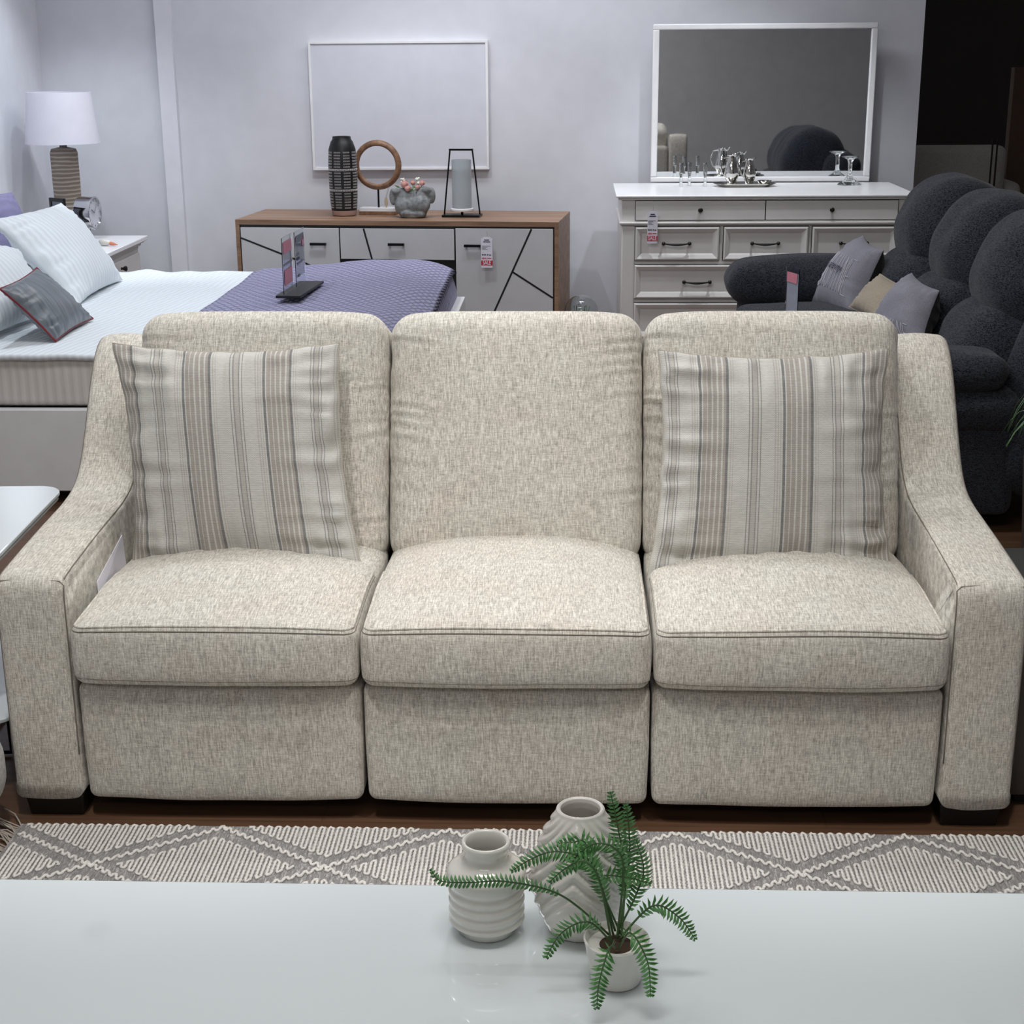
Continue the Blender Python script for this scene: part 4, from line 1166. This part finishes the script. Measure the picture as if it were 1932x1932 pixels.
sign('sign_holder', 'narrow clear acrylic sign with pink heading before the charcoal recliner', (.985, 3.0, .600), (1.02, 2.90, .600), .262, (1.0, 2.95, .600), [(0, 1, 0, [(.78, .93, .1, .9, 'pink', 'pink_heading'), (.30, .34, .1, .9, 'greyp', 'grey_bar')])])

# ================================================================== far right corner
C = thing('armchair', 'pale grey upholstered armchair beyond the white dresser', 'armchair', (2.45, 6.75, 0))
def ch(p, c): return Vector(c)+p
soft('backrest', (.62, .16, .60), .05, (8, 3, 8), lambda p: p+Vector((.03, -.03, .80)), M['chair'], C)
soft('seat', (.62, .60, .34), .06, (8, 8, 4), lambda p: p+Vector((.03, .28, .30)), M['chair'], C)
soft('armrest', (.16, .64, .36), .06, (4, 8, 4), lambda p: p+Vector((.38, .25, .70)), M['chair'], C)
soft('armrest', (.16, .64, .36), .06, (4, 8, 4), lambda p: p+Vector((-.32, .25, .70)), M['chair'], C)
for x in (-.25, .3):
    for y in (.05, .5): obj('leg', MB().tube([(x, y, 0), (x, y, .15)], .018, 10), M['darkwood'], C)
Rk = thing('metal_rack', 'pair of black metal rods rising behind the charcoal recliner', 'rack', (2.67, 6.5, 0))
m = MB(); m.tube([(-.014, 0, .02), (-.014, 0, 1.15)], .0055, 8).tube([(.014, 0, .02), (.014, 0, 1.15)], .0055, 8); obj('rod', m, M['iron'], Rk)
obj('base', MB().lathe([(.11, 0), (.11, .018), (.10, .02), (0, .02)], 32), M['iron'], Rk)
Wd = thing('wood_screen', 'brown veneer room screen panel beyond the charcoal recliner', 'screen', (3.14, 7.3, 0), R(20))
obj('panel', MB().box(-.22, .16, -.02, .02, .0, 1.55), M['brownpanel'], Wd, bevel=.003)

# potted grass plant at right
Pl = thing('potted_plant', 'green trailing grass plant at the right edge beside the recliner', 'plant', (1.70, 1.62, 0))
obj('pot', MB().lathe([(.10, 0), (.13, .44), (.125, .45), (.115, .44), (0, .43)], 32), M['darkwood'], Pl)
m = MB(); rn = random.Random(8)
for k in range(60):
    a = rn.uniform(0, 6.28); L = rn.uniform(.10, .19); h = rn.uniform(.12, .24); pts = []
    for j in range(8):
        t = j/7; pts.append((.03*math.cos(a)+L*t*math.cos(a), .03*math.sin(a)+L*t*math.sin(a), .43+h*math.sin(t*2.6)-.02*t))
    m.tube(pts, [.0035*(1-.8*(j/7)) for j in range(8)], 4, sq=.4)
obj('leaves', m, M['leaf2'], Pl, ang=180)

# ================================================================== end table right
E_ = thing('end_table', 'dark brown end table with smoky glass top right of the sofa', 'end table', (1.45, .32, 0))
obj('top', MB().box(-.305, .35, -.215, .205, .488, .50), M['greyglass'], E_, bevel=.003)
obj('body', MB().box(-.295, .34, -.205, .195, .03, .488), M['darkwood'], E_, bevel=.002)
obj('plinth', MB().box(-.27, .30, -.18, .17, 0, .03), M['black'], E_, smooth=False)

# ================================================================== glass side table left
def rrect(x0, x1, y0, y1, r, n=8):
    p = []
    for cx, cy, a0 in ((x1-r, y0+r, -90), (x1-r, y1-r, 0), (x0+r, y1-r, 90), (x0+r, y0+r, 180)):
        for k in range(n+1):
            a = R(a0+90*k/n); p.append((cx+r*math.cos(a), cy+r*math.sin(a)))
    return p
def slab_rr(m, x0, x1, y0, y1, r, z0, z1):
    p = rrect(x0, x1, y0, y1, r); n = len(p)
    return m.add([(a, b, z0) for a, b in p]+[(a, b, z1) for a, b in p], [tuple(range(n-1, -1, -1)), tuple(range(n, 2*n))]+[(i, (i+1) % n, n+(i+1) % n, n+i) for i in range(n)])
S_ = thing('side_table', 'white glass topped side table with thin black legs left of the sofa', 'side table', (-1.47, .37, 0), R(3))
obj('top', slab_rr(MB(), -.33, .30, -.32, .32, .07, .590, .600), M['whiteglass'], S_, bevel=.002, ang=30)
obj('top_edge', slab_rr(MB(), -.326, .296, -.316, .316, .068, .580, .590), M['edgeglass'], S_, ang=30)
obj('shelf', slab_rr(MB(), -.30, .29, -.29, .30, .05, .190, .200), M['whiteglass'], S_, bevel=.002, ang=30)
m = MB()
for sx in (-.20, .12):
    m.tube([(sx, -.27, .008), (sx, -.27, .58), (sx, .24, .58), (sx, .24, .008)], .007, 8, True)
m.tube([(-.20, -.05, .008), (.205, -.05, .008), (.205, -.05, .183)], .005, 8)
m.tube([(-.20, -.27, .183), (.12, -.27, .183)], .006, 8).tube([(-.20, .24, .183), (.12, .24, .183)], .006, 8)
obj('leg_frame', m, M['iron'], S_)
Po = thing('ottoman', 'pale grey woven ottoman at the lower left beside the rug', 'ottoman', (-1.475, -.27, 0))
def pf(p):
    q = Vector(p); s = 1-.10*max(0, q.z/.12)**2; return Vector((q.x*s, q.y*s, q.z+.165))
soft('seat', (.70, .60, .25), .10, (12, 12, 4), pf, M['pouf'], Po, k=6)
for x in (-.24, .24):
    for y in (-.2, .2): obj('foot', MB().tube([(x, y, 0), (x, y, .06)], .02, 12), M['darkwood'], Po)

# ================================================================== COFFEE TABLE
K = thing('coffee_table', 'long white glass topped coffee table carrying the vases and fern', 'coffee table', (.08, -1.33, 0))
obj('top', slab_rr(MB(), -1.08, 1.08, -.34, .375, .03, .385, .400), M['whiteglass'], K, bevel=.003, ang=30)
obj('apron', MB().box(-1.0, 1.0, -.29, .32, .34, .385), M['white_lacquer'], K, bevel=.003)
for x in (-.95, .95):
    for y in (-.25, .28): obj('leg', MB().box(x-.03, x+.03, y-.03, y+.03, .012, .34), M['white_lacquer'], K, bevel=.003)

def vases():
    V = thing('vase', 'squat white ceramic vase with wide rim and ridged shoulder', 'vase', (.018, -1.085, .401))
    prof = [(.040, 0), (.044, .003), (.052, .016)]
    for k in range(33):
        z = .022+.066*k/32; prof.append((.0570+.0013*math.cos(k*math.pi/4), z))
    prof += [(.0600, .094), (.0605, .100), (.0590, .105), (.054, .1095), (.046, .113), (.039, .117), (.0345, .122), (.033, .129), (.0335, .137), (.0365, .143), (.0375, .147), (.036, .151), (.0325, .1515),
             (.0300, .148), (.029, .138), (.028, .125), (.032, .113), (.05, .10), (.05, .05), (.03, .01), (0, .008)]
    obj('body', MB().lathe(prof, 72), M['ceramic'], V, ang=180)
    W_ = thing('vase', 'taller cream ceramic vase with swirling wavy ribs beside the fern', 'vase', (.160, -1.075, .401))
    rings = []
    n = 120; m = MB()
    P = [(.045, 0), (.050, .004), (.062, .03), (.072, .06), (.0755, .085), (.073, .11), (.066, .135), (.056, .16), (.047, .177), (.041, .190), (.0375, .197), (.036, .2015), (.0335, .2035), (.0300, .2015), (.0290, .196), (.030, .185), (.045, .15), (.06, .08), (.04, .01), (0, .008)]
    fine = []
    for (r0, z0), (r1, z1) in zip(P[:-1], P[1:]):
        for k in range(5): fine.append((r0+(r1-r0)*k/5, z0+(z1-z0)*k/5))
    fine.append(P[-1]); top_i = 60
    def fn_factory():
        cnt = [0]
        return cnt
    vs = []; fs = []
    for i, (r, z) in enumerate(fine):
        for k in range(n):
            a = 2*math.pi*k/n
            w = 0
            if i < 55:
                env = min(1, z/.07)*min(1, max(0, (.199-z)/.03))
                th = abs((a - 1.5*math.pi + .15 + math.pi) % (2*math.pi) - math.pi)   # 0 at the side turned to the sofa viewer
                drape = .055*th if th > .45 else .055*.45 - .050*(.45-th)
                ph = (z + drape*(1+.25*math.sin(2*th)))/.0205*2*math.pi
                w = env*.0031*(math.sin(ph)+.15*math.sin(2*ph))
            vs.append(((r+w)*math.cos(a), (r+w)*math.sin(a), z))
    for i in range(len(fine)-1):
        for k in range(n):
            k2 = (k+1) % n; fs.append((i*n+k, i*n+k2, (i+1)*n+k2, (i+1)*n+k))
    m.add(vs, fs); obj('body', m, M['ceramic2'], W_, ang=180)
vases()

def fern():
    base = Vector((.212, -1.215, .401))
    T = thing('potted_fern', 'small green artificial fern in a white pot before the ribbed vase', 'plant', base)
    obj('pot', MB().lathe([(.032, 0), (.036, .003), (.046, .062), (.0475, .068), (.045, .070), (.042, .066), (.041, .058), (0, .057)], 40), M['ceramic'], T)
    obj('soil', MB().lathe([(.041, .056), (.0, .060)], 24), M['soil'], T)
    F = [[(.22, -1.2, .465), (.225, -1.16, .54), (.215, -1.16, .609), (.202, -1.16, .674)],
         [(.215, -1.2, .465), (.229, -1.15, .535), (.231, -1.15, .595), (.225, -1.15, .648)],
         [(.208, -1.2, .465), (.182, -1.2, .571), (.152, -1.2, .594), (.118, -1.2, .598), (.088, -1.2, .585), (.062, -1.2, .567)],
         [(.213, -1.21, .465), (.221, -1.2, .572), (.208, -1.2, .605), (.182, -1.2, .612), (.156, -1.2, .595), (.145, -1.2, .571)],
         [(.205, -1.22, .465), (.186, -1.22, .566), (.163, -1.22, .595), (.137, -1.22, .582), (.115, -1.22, .56)],
         [(.202, -1.2, .465), (.133, -1.2, .528), (.057, -1.2, .549), (-.001, -1.2, .547), (-.04, -1.2, .549), (-.054, -1.2, .566)],
         [(.22, -1.2, .465), (.194, -1.2, .529), (.19, -1.2, .559), (.224, -1.2, .559), (.262, -1.2, .549)],
         [(.211, -1.19, .465), (.171, -1.17, .588), (.148, -1.17, .597), (.127, -1.17, .595)],
         [(.215, -1.19, .465), (.241, -1.16, .506), (.252, -1.16, .549), (.24, -1.16, .597)],
         [(.217, -1.21, .465), (.263, -1.2, .513), (.301, -1.2, .496), (.325, -1.2, .461)],
         [(.205, -1.22, .465), (.171, -1.24, .51), (.134, -1.24, .492), (.111, -1.25, .457)],
         [(.215, -1.235, .465), (.23, -1.27, .512), (.253, -1.29, .479), (.257, -1.31, .436)],
         [(.211, -1.235, .465), (.2, -1.28, .493), (.186, -1.31, .458), (.183, -1.32, .424)]]
    def cr(P, n):
        o = []
        for i in range(len(P)-1):
            p0, p1, p2, p3 = P[max(0, i-1)], P[i], P[i+1], P[min(len(P)-1, i+2)]
            for k in range(n):
                t = k/n; o.append(.5*((2*p1)+(p2-p0)*t+(2*p0-5*p1+4*p2-p3)*t*t+(3*p1-p0-3*p2+p3)*t**3))
        o.append(P[-1]); return o
    rn = random.Random(9)
    for fi, pts in enumerate(F):
        P = cr([Vector(p)-base for p in pts], 14); n = len(P)
        r = obj('frond', MB().tube(P, [.0016*(1-.75*i/n)+.0002 for i in range(n)], 5), M['stem'], T, ang=180)
        m = MB(); side = Vector((rn.uniform(-.3, .3), -1, rn.uniform(0, .5))).normalized()
        L0 = .019 if fi != 5 else .014
        acc = 0; st = int(n*.22)
        i = st; f = float(st)
        while f < n-1.01:
            i = int(f); q = P[i].lerp(P[i+1], f-i); t = (P[i+1]-P[i]).normalized()
            u = (f-st)/(n-1-st); L = L0*(math.sin(min(1, u*3+.35)*1.57))*(1-u**3*.75)
            nrm = t.cross(side).normalized()
            for s in (-1, 1):
                d = (nrm*s + t*.45 + Vector((rn.uniform(-.12, .12), rn.uniform(-.2, .2), rn.uniform(-.12, .12)))).normalized()
                w = t*.0021; up = side*.002
                m.add([q-w*.6, q+w*1.1, q+d*L*.5+w*1.35+up, q+d*L-up, q+d*L*.5-w*.9+up], [(0, 1, 2, 3, 4)])
            seglen = (P[i+1]-P[i]).length
            f += .0062/max(seglen, 1e-4)
        obj('leaflets', m, M['leaf'], r, smooth=False)
fern()

# ================================================================== LIGHTS
def downlight(x, y, power, color=(1, .97, .93), size=1.25, tx=None, ty=None, rad=.05, blend=.6):
    i = len([o for o in bpy.data.objects if o.name.startswith('downlight')])
    H = 3.1
    T = thing('downlight', 'round recessed ceiling downlight', 'downlight', (x, y, H), 0, 'recessed ceiling downlights')
    obj('trim_ring', MB().lathe([(.09, -.006), (.09, 0), (.07, 0), (.07, -.006)], 24), M['ceil'], T)
    L = bpy.data.lights.new('spot', 'SPOT'); L.energy = power; L.color = color; L.shadow_soft_size = rad
    L.spot_size = size; L.spot_blend = blend
    o = bpy.data.objects.new('lamp_bulb', L); col.objects.link(o); o.parent = T; o.location = (0, 0, -.02)
    d = Vector(((tx if tx is not None else x)-x, (ty if ty is not None else y)-y, -H+.4)); o.rotation_euler = d.to_track_quat('-Z', 'Y').to_euler()
def panel(x, y, sx, sy, power, color=(1, .98, .96), lab='added rectangular fill light at the ceiling'):  # unseen area lights added as soft fill, no such fixtures known
    T = thing('fill_light', lab, 'fill light', (x, y, 3.095), 0, 'added ceiling fill panels')
    obj('frame', MB().box(-sx/2-.02, sx/2+.02, -sy/2-.02, sy/2+.02, -.012, .0), M['ceil'], T, smooth=False)
    L = bpy.data.lights.new('panel', 'AREA'); L.shape = 'RECTANGLE'; L.size = sx; L.size_y = sy; L.energy = power; L.color = color
    o = bpy.data.objects.new('fill_panel', L); col.objects.link(o); o.parent = T; o.location = (0, 0, -.03)
warm = (1, .99, .97); cool = (.86, .93, 1)
# over the sofa
downlight(-.75, -.85, 100, warm, 1.05, -.7, .2)
downlight(.75, -.85, 100, warm, 1.05, .7, .2)
downlight(.05, .9, 45, warm, 1.3, 0, .5)
panel(0, -1.3, 1.6, .5, 30, warm)
panel(-.6, 1.6, 2.2, .5, 42, (.97, .98, 1))
# bedroom side
downlight(-2.1, 3.2, 82, cool, 1.2, -2.1, 3.5)
downlight(-1.1, 4.2, 34, cool, 1.2, -1.2, 4.2)
downlight(-2.3, 4.6, 80, cool, 1.1, -2.55, 5.5)
downlight(-1.9, 4.9, 60, cool, 1.0, -2.93, 5.4)  # added to brighten the left wall, no lamp known there
# sideboard and dresser
downlight(-.9, 4.35, 62, (.95, .96, 1), 1.2, -.9, 5.7)
downlight(1.15, 4.6, 95, (.92, .96, 1), 1.1, 1.15, 5.6)
downlight(.1, 4.4, 40, (.92, .94, 1), 1.4, .1, 6.0)
panel(-.4, 5.0, 2.4, .4, 32, (.93, .95, 1))
downlight(1.9, 2.6, 14, warm, 1.2, 1.5, 3.2)
panel(-.3, -4.2, 2.4, .5, 28, warm)

w = bpy.data.worlds.new('world'); scene.world = w; w.use_nodes = True
w.node_tree.nodes['Background'].inputs[0].default_value = (.8, .85, .9, 1); w.node_tree.nodes['Background'].inputs[1].default_value = .3
vs = scene.view_settings; vs.view_transform = 'Standard'; vs.look = 'None'; vs.gamma = 1; vs.use_curve_mapping = False; vs.exposure = 0
scene.cycles.use_denoising = True
scene.cycles.max_bounces = 8; scene.cycles.transparent_max_bounces = 12
